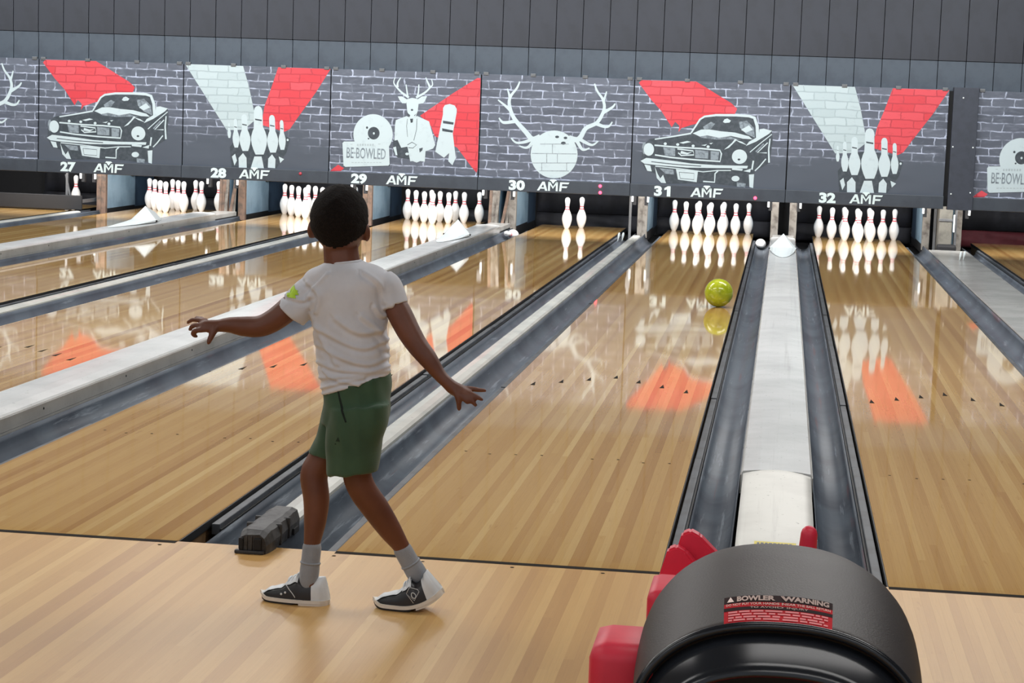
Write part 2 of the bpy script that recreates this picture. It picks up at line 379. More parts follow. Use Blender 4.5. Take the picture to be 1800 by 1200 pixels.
# ------------------------------------------------------------------ gutters, bumper rails, cappings
gut_me = {}
for (a, b), cx in CAPX.items():
    wide = (a, b) in WIDE; hw = .135 if wide else .047
    if (a, b) == (32, 33): hw = .213
    top = .10 if wide else .028
    if (a, b) == (32, 33): top = .018
    for n, s in ((a, 1), (b, -1)):
        side = 'right' if s > 0 else 'left'
        e = LX[n]+s*HW; c = cx-s*hw     # lane edge, capping edge
        g = abs(c-e); d = lambda t: e+s*t
        prof = [(d(.050), -.035), (d(.056), -.06), (d(.075), -.083), (d(.105), -.095), (d(.14), -.095), (d(g-.045), -.075), (d(g-.02), -.045), (d(g-.012), -.012), (d(g-.008), .012)]
        ys = [.0, 4.2, 8.4, 12.6, 16.4, 17.95]
        o = loftY('gutter', prof, 0, 17.95, GUT, ys=ys)
        md = o.modifiers.new('s', 'SOLIDIFY'); md.thickness = .004
        tag(o, 'grey gutter along the %s edge of %s' % (side, LN[n]), 'gutter', 'lane gutters')
        # joints of the gutter sections
        for yj in (3.1, 6.3, 11.5):
            jp = [(x, z+.0022) for x, z in prof]
            loftY('section_joint', jp, yj, yj+.012, RAILD, o)
        # retracted bumper rail
        r = thing('bumper_rail', 'folded grey bumper rail in the %s gutter of %s' % (side, LN[n]), 'bumper rail', (e, 0, 0), 'retracted bumper rails')
        y = .36 if (n, s) == (30, 1) else .02
        k = 0
        while y < 17.9:
            L = (2.3, 1.9, 2.6)[k % 3]; k += 1
            tilt = .012 if k % 2 else 0
            box('rail_segment', (s*.012, y, -.055+tilt*.3), (s*.042, min(y+L, 18.0)-.02, -.016+tilt*.3), RAIL, r, .004)
            box('rail_gap', (s*.042, y, -.07), (s*.0485, min(y+L, 18.0), -.030), RAILD, r)
            y += L
    # capping
    if wide:
        t = thing('ball_return_capping', {27: 'wide whitish capping at far left, nearest the leftmost lanes', 29: 'wide whitish capping passing behind the boy', 31: 'wide whitish capping running up to the black ball return hood'}[a], 'capping', (cx, 0, 0), 'wide cappings')
        y0 = 1.42 if (a, b) == (31, 32) else .3
        prof = [(-hw, .022), (-hw, top-.012), (-hw+.006, top-.003), (-hw*.5, top+.004), (0, top+.006), (hw*.5, top+.004), (hw-.006, top-.003), (hw, top-.012), (hw, .022)]
        loftY('top_board', prof, y0, 16.9, CAPW, t, smooth=False, closed=True)
        for s in (-1, 1):
            box('side_board', (s*hw, y0, .024), (s*(hw+.004), 16.9, top-.018), CAPS, t)
            box('side_ledge', (s*(hw-.01), y0, .008), (s*(hw+.004), 16.9, .022), CAPS, t)
            for yb in [2.2+1.15*i for i in range(12)]:
                bm = lathe([(.001, 0), (.006, 0), (.005, .003), (.001, .004)], 10)
                q = link('bolt', tomesh(bm, 'bolt'), t, RAILD); q.rotation_euler = (0, s*math.pi/2, 0); q.location = (s*(hw+.0035), yb, .06)
        box('core', (-hw+.01, y0+.02, -.15), (hw-.01, 17.9, .022), RAILD, t)
        box('tail_board', (-hw+.012, 16.9, .0), (hw-.012, 17.9, top-.03), CAPS, t, .006)
        if (a, b) == (31, 32):
            bm = bmesh.new(); rows = []
            for y, zz in ((-.06, .03), (-.03, .06), (.3, .083), (.8, .092), (1.30, .098), (1.345, .10)):
                rows.append([bm.verts.new((-.128*(1)+.256*i/8, y+.05*(1-((i-4)/4)**2)*(1 if y > 1.2 else 0), zz+.012*(1-((i-4)/4)**2))) for i in range(9)])
            for A, B in zip(rows, rows[1:]):
                for i in range(8): bm.faces.new((A[i], A[i+1], B[i+1], B[i]))
            ec = link('end_cover', tomesh(bm, 'end_cover', True), t, cap_mat('end_cover_white', (216, 216, 210), (200, 200, 194), .5))
            md = ec.modifiers.new('s', 'SOLIDIFY'); md.thickness = .02; md.offset = -1
            st = box('warning_sticker', (-.067, .05, .0865), (.067, .125, .0875), M('sticker_yellow', (214, 196, 60), .5), t, M4=None)
            random.seed(3); x = -.058
            while x < .055:
                L = random.uniform(.006, .013)
                box('sticker_print', (x, .078, .0876), (x+L, .108, .0882), FIGD, st); x += L+.004
            box('core_front', (-.12, -.02, -.15), (.12, 1.42, .04), RAILD, t)
            st.rotation_euler = (.055, 0, 0); st.location = (0, 0, .0015)
        # reset hood near the pins
        h = thing('return_hood', {27: 'leftmost pale diamond hood, on the far left capping', 29: "pale diamond hood right of the boy's head", 31: 'rightmost pale diamond hood, above the black ball return'}[a], 'hood', (cx, 14.62, top+.0068), 'diamond hoods near the pins')
        bm = bmesh.new()
        # gabled upright shell with a rounded tongue sloping toward the bowler
        A = [(-.135, 0, .0), (-.135, 0, .022), (0, .05, .165), (.135, 0, .022), (.135, 0, .0)]
        B = [(-.06, .42, .0), (-.06, .42, .018), (0, .42, .08), (.06, .42, .018), (.06, .42, .0)]
        va = [bm.verts.new(q) for q in A]; vb = [bm.verts.new(q) for q in B]
        for i in range(4): bm.faces.new((va[i], va[i+1], vb[i+1], vb[i]))
        bm.faces.new(vb[::-1])
        tongue = []
        for i in range(9):
            tt = i/8; x = -.135+.27*tt; k2 = 1-((x)/.135)**2
            tongue.append(bm.verts.new((x, -1.15*k2, .002)))
        tl = [va[1]]+[bm.verts.new((-.135+.27*i/8, -.02-.10*(1-((-.135+.27*i/8)/.135)**2), .022+.018*(1-((-.135+.27*i/8)/.135)**2))) for i in range(1, 8)]+[va[3]]
        for i in range(8):
            f = (tongue[i], tongue[i+1], tl[i+1], tl[i]); bm.faces.new(f)
        bm.faces.new([va[1]]+tl[1:8]+[va[3], va[2]])
        bm.faces.new([va[0], va[1], tongue[0]]) ; bm.faces.new([va[3], va[4], tongue[8]])
        link('shell', tomesh(bm, 'shell'), h, HOODW)
        for s in (-1, 1): box('side_bolt', (s*.135-.008, -.01, .004), (s*.135+.008, .03, .02), RAILD, h, .002)
    elif (a, b) == (32, 33):
        t = thing('division_capping', 'broad flat grey capping between lane 32 and the column', 'capping', (cx, 0, 0))
        prof = [(-hw, -.02), (-hw, top-.004), (-hw+.01, top), (hw-.01, top), (hw, top-.004), (hw, -.02)]
        loftY('top_board', prof, .3, 17.2, CAPS, t, smooth=False, closed=True)
        box('core', (-hw+.01, .3, -.15), (hw-.01, 17.2, -.02), RAILD, t)
    else:
        t = thing('division_capping', {26: 'narrow cream capping strip at the far left edge', 28: "narrow cream capping strip running toward the boy's head", 30: 'narrow cream capping strip ending at the dark sensor box'}[a], 'capping', (cx, 0, 0), 'narrow cappings')
        prof = [(-hw, -.03), (-hw, top-.01), (-hw+.012, top), (0, top+.003), (hw-.012, top), (hw, top-.01), (hw, -.03)]
        loftY('top_board', prof, .312 if (a, b) == (30, 31) else .2, 17.3, CAPN, t, smooth=False, closed=True)
        box('core', (-hw+.006, .32, -.15), (hw-.006, 17.3, -.03), RAILD, t)

# little upright levers on two cappings
for x, y, nm in ((1089, 424, 'pair of small white levers on the narrow capping beside lane 30 pins'), (1690, 456, 'pair of small white levers on the broad grey capping')):
    p = atZ(x, y, .03); p.y = min(p.y, 16.4)
    t = thing('lever_pair', nm, 'lever', (p.x, p.y, .018 if x > 1500 else .0285), 'small white levers')
    for i in (0, 1):
        bm = lathe([(.006, 0), (.007, .03), (.011, .045), (.014, .075), (.009, .095), (.002, .1)], 12)
        q = link('lever', tomesh(bm, 'lever', True), t, HOODW); q.location = (-.02+.042*i, .05*i, 0); q.rotation_euler = (0, .15, 0)
# foul sensor unit at the front of the narrow capping 30/31
t = thing('foul_sensor_unit', 'dark worn box at the near end of the narrow capping', 'sensor box', (-.778, 0, 0))
FBLK = M('worn_black_plastic', (62, 62, 62), .55, second=(34, 34, 36), sc=22, bump=.6, bsc=40)
bm = bmesh.new()
prof = [(-.052, .0), (-.056, .035), (-.046, .066), (-.028, .076), (.028, .076), (.046, .066), (.056, .035), (.052, .0)]
rows = []
for i in range(15):
    y = -.115+.42*i/14; k2 = .82 if i == 0 else (.95 if i == 1 else 1)
    rows.append([bm.verts.new((x*k2+.0035*mnoise.noise((x*60, y*18, z*40)), y+.004*mnoise.noise((z*50, x*30, 2)), max(0, z*k2+(.005*mnoise.noise((x*50, y*22, 5)) if z > .01 else 0)))) for x, z in prof])
for A, B in zip(rows, rows[1:]):
    for i in range(7): bm.faces.new((A[i], A[i+1], B[i+1], B[i]))
bm.faces.new(rows[0][::-1]); bm.faces.new(rows[-1])
bmesh.ops.subdivide_edges(bm, edges=bm.edges[:], cuts=1, use_grid_fill=True)
link('housing', tomesh(bm, 'housing'), t, FBLK)
for x0, x1 in ((-.046, -.030), (.004, .030)): box('lens_hole', (x0, -.122, .012), (x1, -.098, .052), BLACK, t, .005)
box('front_lip', (-.058, -.125, .0), (.04, -.105, .012), FBLK, t, .004)
for x0 in (-.022, -.006): box('grille_bar', (x0, -.120, .012), (x0+.005, -.10, .058), FBLK, t, .002)
for y in (.03, .14): box('tape_band', (-.060, y, .0), (.060, y+.014, .072), FBLK, t, .006)
for s in (-1, 1): box('side_foot', (s*.05-.012, .20, 0), (s*.05+.012, .27, .022), BLACK, t, .003)

# ------------------------------------------------------------------ masking units
def zp(o, s): return lambda x, y: (o[0]+x/s, o[1]+y/s)
Z31, Z32, Z30, Z29 = zp((1110, 130), 1600/280), zp((1300, 60), 4), zp((850, 60), 4), zp((590, 120), 1642/260)
XC = {26: -8.356, 27: -6.675, 28: -4.995, 29: -3.3145, 30: -1.6335, 31: .0465, 32: 1.7275, 33: 3.695}
class Art:
    def __init__(s, zf, cx): s.zf = zf; s.cx = cx; s.bm = {}
    def P(s, x, y, Y):
        p = atY(*s.zf(x, y), YM); return (max(-.832, min(.832, p.x-s.cx)), Y, max(ZB0+.004, min(ZB1-.003, p.z)))
    def b(s, key): return s.bm.setdefault(key, bmesh.new())
    Y = {'red': -.0108, 'red2': -.0108, 'white': -.0108, 'D': -.0116, 'G': -.0122, 'W': -.0128, 'd': -.0134, 'w': -.0140}
    def poly(s, key, pts):
        b = s.b(key); vs = [b.verts.new(s.P(x, y, s.Y[key])) for x, y in pts]
        try: f = b.faces.new(vs); bmesh.ops.triangulate(b, faces=[f])
        except Exception: pass
    def ell(s, key, cx, cy, rx, ry, n=28): s.poly(key, [(cx+rx*math.cos(2*math.pi*i/n), cy+ry*math.sin(2*math.pi*i/n)) for i in range(n)])
    def line(s, key, pts, w, w2=None, n=1):
        w2 = w if w2 is None else w2
        if n > 1: pts = catmull(pts, n)
        L = [Vector(p) for p in pts]; b = s.b(key); prev = None
        for i, p in enumerate(L):
            t = (L[min(i+1, len(L)-1)]-L[max(i-1, 0)]).normalized(); nn = Vector((-t.y, t.x)); h = (w+(w2-w)*i/(len(L)-1))/2
            a, c = b.verts.new(s.P(*(p+nn*h), s.Y[key])), b.verts.new(s.P(*(p-nn*h), s.Y[key]))
            if prev: b.faces.new((prev[0], prev[1], c, a))
            prev = (a, c)
    def meshes(s):
        out = []
        names = {'red2': ('printed_red_splash', BEAM_RED), 'red': ('printed_red_beam', BEAM_RED), 'white': ('printed_white_beam', BEAM_WHITE), 'D': ('printed_black_backdrop', FIGD), 'G': ('printed_grey_tone', FIGG), 'W': ('printed_white_figure', FIGW), 'd': ('printed_black_detail', FIGD), 'w': ('printed_highlight', FIGW)}
        for k, b in s.bm.items():
            for f in b.faces:
                f.normal_update()
                if f.normal.y > 0: f.normal_flip()
            me = bpy.data.meshes.new(names[k][0]); b.to_mesh(me); b.free(); me.materials.append(names[k][1]); out.append((names[k][0], me))
        return out
def art_car():
    a = Art(Z31, XC[31])
    a.poly('red', [(75, 90), (100, 62), (650, 66), (720, 118), (820, 180), (900, 230), (1000, 290), (1062, 350), (1035, 410), (950, 440), (740, 440), (690, 450), (650, 500), (600, 512), (560, 520), (520, 520), (500, 545), (472, 585), (482, 520), (440, 480), (405, 535), (380, 480), (300, 370), (200, 260), (130, 165)])
    a.poly('D', [(100, 870), (112, 720), (180, 655), (600, 590), (700, 440), (760, 415), (1220, 420), (1265, 470), (1285, 560), (1410, 570), (1420, 650), (1390, 890), (1240, 975), (1228, 1120), (1050, 1125), (800, 1095), (330, 1100), (240, 1000), (140, 960)])
    L = a.line
    L('W', [(600, 592), (690, 455), (735, 427), (850, 413), (1050, 414), (1180, 422), (1235, 440), (1262, 520), (1268, 640)], 15, 34)
    L('W', [(235, 655), (400, 630), (600, 596)], 12, 16)
    a.poly('W', [(615, 596), (700, 558), (780, 556), (900, 575), (1040, 588), (1180, 625), (1215, 655), (1120, 650), (1000, 622), (880, 640), (760, 615), (690, 628)])
    a.poly('G', [(640, 605), (700, 640), (860, 660), (980, 655), (1100, 660), (1000, 630), (850, 620)])
    a.poly('G', [(1080, 480), (1160, 470), (1230, 540), (1240, 640), (1150, 600), (1090, 540)]); a.poly('W', [(1100, 560), (1180, 515), (1220, 560), (1150, 590)])
    a.poly('G', [(720, 530), (800, 480), (840, 500), (800, 550), (730, 556)])
    a.poly('W', [(918, 482), (935, 455), (962, 446), (1000, 468), (985, 488), (940, 492)])
    a.ell('W', 175, 757, 52, 64); a.ell('G', 130, 745, 22, 60); a.ell('W', 1085, 830, 76, 73); a.ell('d', 1080, 858, 14, 10)
    L('W', [(232, 715), (500, 738), (700, 748), (888, 766), (904, 800), (890, 878), (650, 862), (400, 838), (236, 812)], 15)
    a.poly('G', [(320, 735), (440, 742), (440, 825), (335, 818)]); a.poly('G', [(640, 760), (772, 772), (772, 850), (640, 842)]); a.poly('G', [(795, 772), (882, 780), (870, 868), (795, 860)])
    for x in (262, 280, 296): a.poly('d', [(x, 735), (x+11, 736), (x+11, 803), (x, 802)])
    L('w', [(462, 752), (620, 772), (628, 812), (500, 818), (470, 790)], 13); a.poly('w', [(500, 770), (560, 790), (610, 785), (560, 808), (490, 800)])
    for x, y in ((340, 700), (465, 708), (620, 722), (770, 730)): a.ell('W', x, y, 16, 14, 10)
    a.poly('W', [(92, 872), (150, 842), (240, 852), (420, 872), (600, 898), (850, 915), (1170, 922), (1162, 948), (850, 944), (560, 940), (260, 915), (130, 900)])
    L('d', [(200, 880), (420, 905), (700, 925)], 8)
    a.poly('W', [(130, 908), (190, 918), (205, 978), (160, 972)])
    L('W', [(240, 925), (480, 950), (720, 982), (870, 968), (1000, 968)], 10)
    a.poly('W', [(236, 930), (262, 1000), (290, 1048), (318, 1012), (348, 1096), (300, 1092), (255, 1045)])
    a.poly('W', [(448, 955), (668, 976), (655, 1086), (468, 1060)]); L('d', [(480, 985), (630, 998), (628, 1060), (490, 1048), (480, 985)], 5)
    a.poly('G', [(280, 945), (420, 960), (430, 1010), (340, 1000)])
    L('W', [(720, 1078), (835, 1086), (840, 1000), (870, 972)], 14)
    a.ell('W', 1045, 1050, 40, 28); a.poly('W', [(1010, 942), (1120, 953), (1112, 972), (1010, 962)]); a.poly('W', [(1125, 975), (1200, 950), (1192, 988)])
    a.poly('W', [(1180, 1010), (1232, 1005), (1222, 1145), (1185, 1135)]); a.poly('G', [(1058, 1088), (1150, 1098), (1142, 1140), (1060, 1132)])
    a.poly('W', [(1285, 555), (1330, 548), (1412, 570), (1380, 602), (1250, 680), (1150, 722), (1180, 680), (1280, 625)])
    L('W', [(1410, 605), (1300, 692), (1190, 785)], 9); L('W', [(1392, 650), (1378, 760), (1382, 890)], 12, 18); L('W', [(1368, 690), (1265, 790), (1360, 792)], 11); L('W', [(1350, 852), (1285, 930), (1240, 972)], 12); L('W', [(1225, 870), (1210, 960)], 16)
    L('G', [(1330, 700), (1250, 780)], 14)
    for q in ([(480, 690), (560, 672), (600, 682), (520, 700)], [(700, 715), (760, 705), (740, 722)], [(780, 695), (820, 690), (800, 706)], [(930, 760), (1010, 690), (1040, 650), (1060, 660), (980, 740)], [(1040, 660), (1110, 680), (1160, 715), (1090, 690)]): a.poly('W', q)
    return a.meshes()
def pinpoly(cx, yt, yb, w):
    h = yb-yt; pr = [(.0, .0), (.01, .12), (.04, .21), (.1, .265), (.16, .25), (.22, .22), (.30, .19), (.36, .20), (.43, .27), (.52, .39), (.62, .48), (.70, .5), (.80, .46), (.9, .37), (1, .25)]
    return [(cx+w*b, yt+h*a) for a, b in pr]+[(cx-w*b, yt+h*a) for a, b in pr[::-1][:-1]]
def art_pins():
    a = Art(Z32, XC[32])
    a.poly('white', [(372, 346), (812, 356), (850, 520), (895, 760), (800, 835), (672, 838), (560, 650)])
    a.poly('red', [(1078, 368), (1502, 374), (1360, 560), (1210, 752), (1150, 832), (1110, 850), (935, 800), (965, 660), (1020, 530)])
    a.poly('D', [(690, 960), (800, 840), (900, 820), (1060, 850), (1150, 900), (1120, 1000), (1040, 1115), (700, 1115)])
    for c in ((690, 785, 895, 26), (740, 755, 965, 52), (1090, 765, 982, 54), (808, 722, 990, 84), (1018, 728, 1002, 84), (915, 662, 1016, 122)):
        a.poly('W', pinpoly(*c)); cx, yt, yb, ww = c; h = yb-yt
        a.poly('d', [(cx-ww*.21, yt+h*.26), (cx+ww*.21, yt+h*.285), (cx+ww*.2, yt+h*.315), (cx-ww*.2, yt+h*.29)])
    for q in ([(845, 1116), (875, 1030), (930, 1030), (945, 1116)], [(755, 1112), (755, 1040), (790, 1005), (815, 1040), (815, 1112)], [(975, 1112), (980, 1045), (1010, 1015), (1035, 1050), (1030, 1116)], [(705, 1030), (730, 1010), (742, 1060), (722, 1096)], [(1060, 1030), (1100, 1050), (1070, 1078)]): a.poly('W', q)
    a.ell('W', 1132, 910, 8, 9, 8)
    return a.meshes()
def art_antlers():
    a = Art(Z30, XC[30])
    a.ell('W', 497, 845, 165, 168, 48)
    for x, y, rx, ry in ((518, 722, 14, 9), (577, 729, 13, 9), (562, 766, 17, 11)): a.ell('d', x, y, rx, ry, 12)
    for q in ([(400, 772), (600, 772)], [(340, 838), (655, 842)], [(345, 905), (650, 905)], [(395, 960), (600, 962)], [(485, 772), (485, 838)], [(445, 842), (445, 905)], [(520, 842), (520, 905)], [(410, 905), (410, 960)], [(585, 905), (585, 960)]): a.line('G', q, 4)
    for k in ('G',):
        for v in a.bm[k].verts: v.co.y = -.0134
    for pts, w0, w1 in (([(400, 722), (345, 738), (300, 690), (215, 590), (183, 500), (190, 440), (235, 380), (256, 333)], 42, 10), ([(186, 450), (180, 420), (168, 383)], 20, 8), ([(185, 530), (150, 500), (103, 462)], 24, 9), ([(225, 612), (150, 622), (125, 610), (110, 588)], 26, 9), ([(340, 738), (290, 758), (230, 762), (195, 730)], 26, 9), ([(350, 752), (320, 790), (290, 798), (252, 785)], 26, 9),
                        ([(600, 730), (655, 742), (685, 720), (722, 660), (800, 620), (848, 530), (840, 460), (800, 400), (781, 348)], 42, 10), ([(845, 465), (855, 440), (866, 403)], 20, 8), ([(845, 550), (905, 515), (926, 488)], 24, 9), ([(790, 628), (850, 650), (885, 645), (906, 616)], 26, 9), ([(680, 740), (735, 770), (770, 778), (806, 752)], 26, 9), ([(660, 755), (690, 805), (715, 812), (746, 800)], 26, 9)):
        a.line('W', pts, w0, w1, n=4)
    return a.meshes()
def textmesh(body, size, bold=0, name='text'):
    c = bpy.data.curves.new(name, 'FONT'); c.body = body; c.size = size; c.align_x = 'CENTER'; c.align_y = 'CENTER'; c.offset = bold; c.extrude = .002; c.resolution_u = 3
    o = bpy.data.objects.new('tmp', c); COL.objects.link(o); dg = bpy.context.evaluated_depsgraph_get(); dg.update()
    me = bpy.data.meshes.new_from_object(o.evaluated_get(dg)); bpy.data.objects.remove(o); bpy.data.curves.remove(c); me.name = name; me.materials.clear(); return me
def art_deer():
    a = Art(Z29, XC[29]); L = a.line
    a.poly('red', [(1575, 108), (1612, 108), (1600, 1120), (1565, 1160), (1500, 1080), (1450, 950), (1350, 880), (1100, 750), (1060, 640), (940, 525), (1050, 450), (1300, 280)])
    a.poly('red2', [(-60, 1150), (-20, 1105), (30, 1070), (95, 1108), (60, 1140)])
    a.ell('W', 418, 735, 218, 226, 48); a.ell('d', 425, 720, 65, 70, 32); a.ell('w', 427, 722, 11, 13, 12); a.ell('d', 351, 658, 12, 14, 8); a.ell('d', 368, 780, 10, 10, 8)
    a.poly('D', [(600, 1085), (100, 1100), (90, 1080), (610, 1060)])
    a.poly('w', [(78, 830), (95, 812), (580, 812), (594, 830), (602, 1065), (588, 1080), (110, 1094), (90, 1078)])
    L('G', [(80, 826), (594, 826)], 3)
    a.poly('W', [(670, 575), (790, 530), (850, 560), (905, 528), (1040, 590), (1070, 700), (1108, 850), (1085, 890), (1000, 920), (992, 1035), (940, 1030), (900, 1046), (860, 1030), (830, 1032), (830, 940), (800, 870), (730, 882), (742, 780), (690, 690), (690, 795), (655, 802), (660, 640)])
    a.poly('D', [(640, 800), (700, 700), (745, 780), (730, 885), (800, 880), (830, 940), (830, 1010), (690, 990), (640, 930)])
    a.poly('W', [(795, 400), (785, 345), (850, 328), (912, 340), (922, 400), (915, 470), (890, 540), (860, 572), (830, 572), (800, 510)])
    a.poly('W', [(693, 312), (740, 312), (792, 345), (785, 388), (740, 388), (710, 350)]); a.poly('W', [(1018, 308), (960, 312), (908, 348), (922, 396), (975, 388), (1000, 350)])
    for pts, w0, w1 in (([(815, 325), (740, 272), (680, 210), (648, 160), (662, 102)], 26, 9), ([(690, 210), (692, 160), (726, 102)], 26, 9), ([(805, 325), (795, 260), (784, 180)], 20, 12), ([(895, 325), (990, 272), (1050, 215), (1078, 180), (1066, 118)], 26, 9), ([(1050, 210), (1022, 150), (1003, 102)], 26, 9), ([(908, 315), (922, 260), (926, 180)], 20, 12)): L('W', pts, w0, w1, n=4)
    a.poly('d', [(828, 560), (862, 558), (858, 600), (836, 606)]); a.poly('d', [(792, 470), (806, 500), (830, 520), (820, 545), (800, 515)]); a.ell('d', 850, 462, 14, 12, 8); a.poly('d', [(900, 500), (880, 530), (872, 525)])
    L('d', [(905, 560), (900, 680), (870, 800)], 5); L('d', [(800, 560), (790, 640), (800, 760)], 4); L('d', [(800, 850), (850, 820), (900, 850), (860, 885), (810, 880)], 7); a.poly('d', [(930, 890), (970, 880), (965, 910), (935, 935)])
    a.poly('W', [(640, 878), (672, 868), (688, 965), (668, 965), (655, 910)]); a.ell('W', 795, 950, 20, 15, 10)
    a.poly('W', [(1195, 440), (1215, 408), (1268, 396), (1322, 412), (1346, 450), (1346, 490), (1308, 590), (1300, 700), (1318, 850), (1336, 992), (1306, 1000), (1298, 1075), (1252, 1030), (1262, 940), (1205, 992), (1108, 925), (1122, 900), (1232, 888), (1178, 830), (1232, 790), (1166, 752), (1190, 690), (1196, 590)])
    for q in ([(1194, 580), (1312, 600), (1308, 626), (1194, 610)], [(1184, 665), (1306, 690), (1300, 714), (1186, 697)]): a.poly('d', q)
    ms = a.meshes()
    me = textmesh('BE·BOWLED', .155, .001, 'printed_plate_letters'); me.materials.append(FIGG)
    c = a.P(340, 950, -.0155); xs = [v.co.x for v in me.vertices]; sx = .44/(max(xs)-min(xs)); ss = .118/(max(v.co.y for v in me.vertices)-min(v.co.y for v in me.vertices))
    for v in me.vertices: v.co = (c[0]+v.co.x*sx, c[1]-v.co.z*.2, c[2]+v.co.y*ss)
    ms.append(('printed_plate_letters', me))
    b = bmesh.new()
    for x0, x1, y in [(240+i*28, 240+i*28+18, 850) for i in range(7)]+[(165, 190, 843), (475, 500, 840)]+[(180+i*34, 180+i*34+24, 1045) for i in range(10)]:
        vs = [b.verts.new(a.P(x, yy, -.0145)) for x, yy in ((x0, y-(12 if y == 850 else 4)), (x1, y-(12 if y == 850 else 4)), (x1, y+(12 if y == 850 else 4)), (x0, y+(12 if y == 850 else 4)))]; b.faces.new(vs)
    m2 = bpy.data.meshes.new('printed_small_print'); b.to_mesh(m2); b.free(); m2.materials.append(M('printed_faint_grey', (176, 190, 194), .45)); ms.append(('printed_small_print', m2))
    return ms
ARTS = {'car': art_car(), 'pins': art_pins(), 'antlers': art_antlers(), 'deer': art_deer()}
def logo_mesh():
    bm = bmesh.new()
    def pl(*pts):
        f = [bm.verts.new((x, 0, z)) for x, z in pts]; g = bm.faces.new(f)
    # A
    pl((0, 0), (.075, 0), (.20, .30), (.20, .42), (.17, .42)); pl((.20, .42), (.20, .30), (.27, .0), (.345, 0), (.25, .42)); pl((.10, .09), (.12, .155), (.255, .155), (.27, .09))
    # M with chevron roof
    pl((.365, 0), (.43, 0), (.43, .40), (.365, .42)); pl((.62, 0), (.685, 0), (.685, .42), (.62, .40)); pl((.365, .42), (.43, .42), (.525, .20), (.525, .10)); pl((.525, .20), (.62, .42), (.685, .42), (.525, .10))
    pl((.40, .47), (.44, .54), (.61, .54), (.65, .47), (.60, .47), (.525, .33), (.45, .47))
    # F
    pl((.73, 0), (.80, 0), (.83, .42), (.755, .42)); pl((.825, .34), (.83, .42), (1.06, .42), (1.03, .34)); pl((.815, .16), (.82, .24), (1.0, .24), (.97, .16))
    bmesh.ops.triangulate(bm, faces=bm.faces[:])
    r = bmesh.ops.extrude_face_region(bm, geom=bm.faces[:]); bmesh.ops.translate(bm, vec=(0, -.012, 0), verts=[v for v in r['geom'] if isinstance(v, bmesh.types.BMVert)])
    bmesh.ops.scale(bm, vec=(.335, .335, .235), verts=bm.verts[:])
    return tomesh(bm, 'fascia_logo')
def number31():
    a = textmesh('3', .165, .0085, 'lane_number'); bm = bmesh.new(); bm.from_mesh(a)
    yy = [v.co.y for v in bm.verts]; y0, y1 = min(yy), max(yy); h = y1-y0; x = max(v.co.x for v in bm.verts)+.030
    f = bm.faces.new([bm.verts.new((x+px, y0+py*h, .002)) for px, py in ((.018, 0), (.052, 0), (.052, 1), (.026, 1), (-.008, .80), (-.008, .60), (.018, .68))])
    r = bmesh.ops.extrude_face_region(bm, geom=[f]); bmesh.ops.translate(bm, vec=(0, 0, -.004), verts=[v for v in r['geom'] if isinstance(v, bmesh.types.BMVert)])
    bmesh.ops.triangulate(bm, faces=bm.faces[:]); xs = [v.co.x for v in bm.verts]; m = (min(xs)+max(xs))/2
    for v in bm.verts: v.co.x -= m
    bmesh.ops.recalc_face_normals(bm, faces=bm.faces[:]); bm.to_mesh(a); bm.free(); return a
LOGO = logo_mesh(); LOGO.materials.append(WHITEP)
LED = NT('led_red'); LED.color((.9, .03, .06)); LED.b.inputs['Emission Color'].default_value = (1, .05, .10, 1); LED.b.inputs['Emission Strength'].default_value = 6; LED = LED.m
NUMP = {27: (119, 291), 28: (384, 303), 29: (631, 317), 30: (908, 327), 31: (1164, 338), 32: (1454, 347)}
LOGP = {27: (190, 296), 28: (446, 307.5), 29: (705, 320), 30: (971, 330), 31: (1241, 341), 32: (1521, 350.5)}
LEDS = {28: [(528, 305)], 30: [(1055, 327), (1055, 338.5)], 31: [(1327.5, 348)]}
mask_txt = {26: 'brick-print masking panel cut off at the left edge', 27: 'left masking panel with dark convertible and red beam, numbered 27', 28: 'left twin-beam masking panel with printed pins, numbered 28',
            29: 'lane 29 masking panel printed with suited deer, record and number plate', 30: 'lane 30 masking panel printed with white antlered bowling ball', 31: 'right masking panel with dark convertible and red beam, numbered 31',
            32: 'right twin-beam masking panel with printed pins, beside the dark column', 33: 'brick-print masking panel cut off at the right edge beyond the column'}
kind = {26: 'antlers', 27: 'car', 28: 'pins', 29: 'deer', 30: 'antlers', 31: 'car', 32: 'pins', 33: 'deer'}
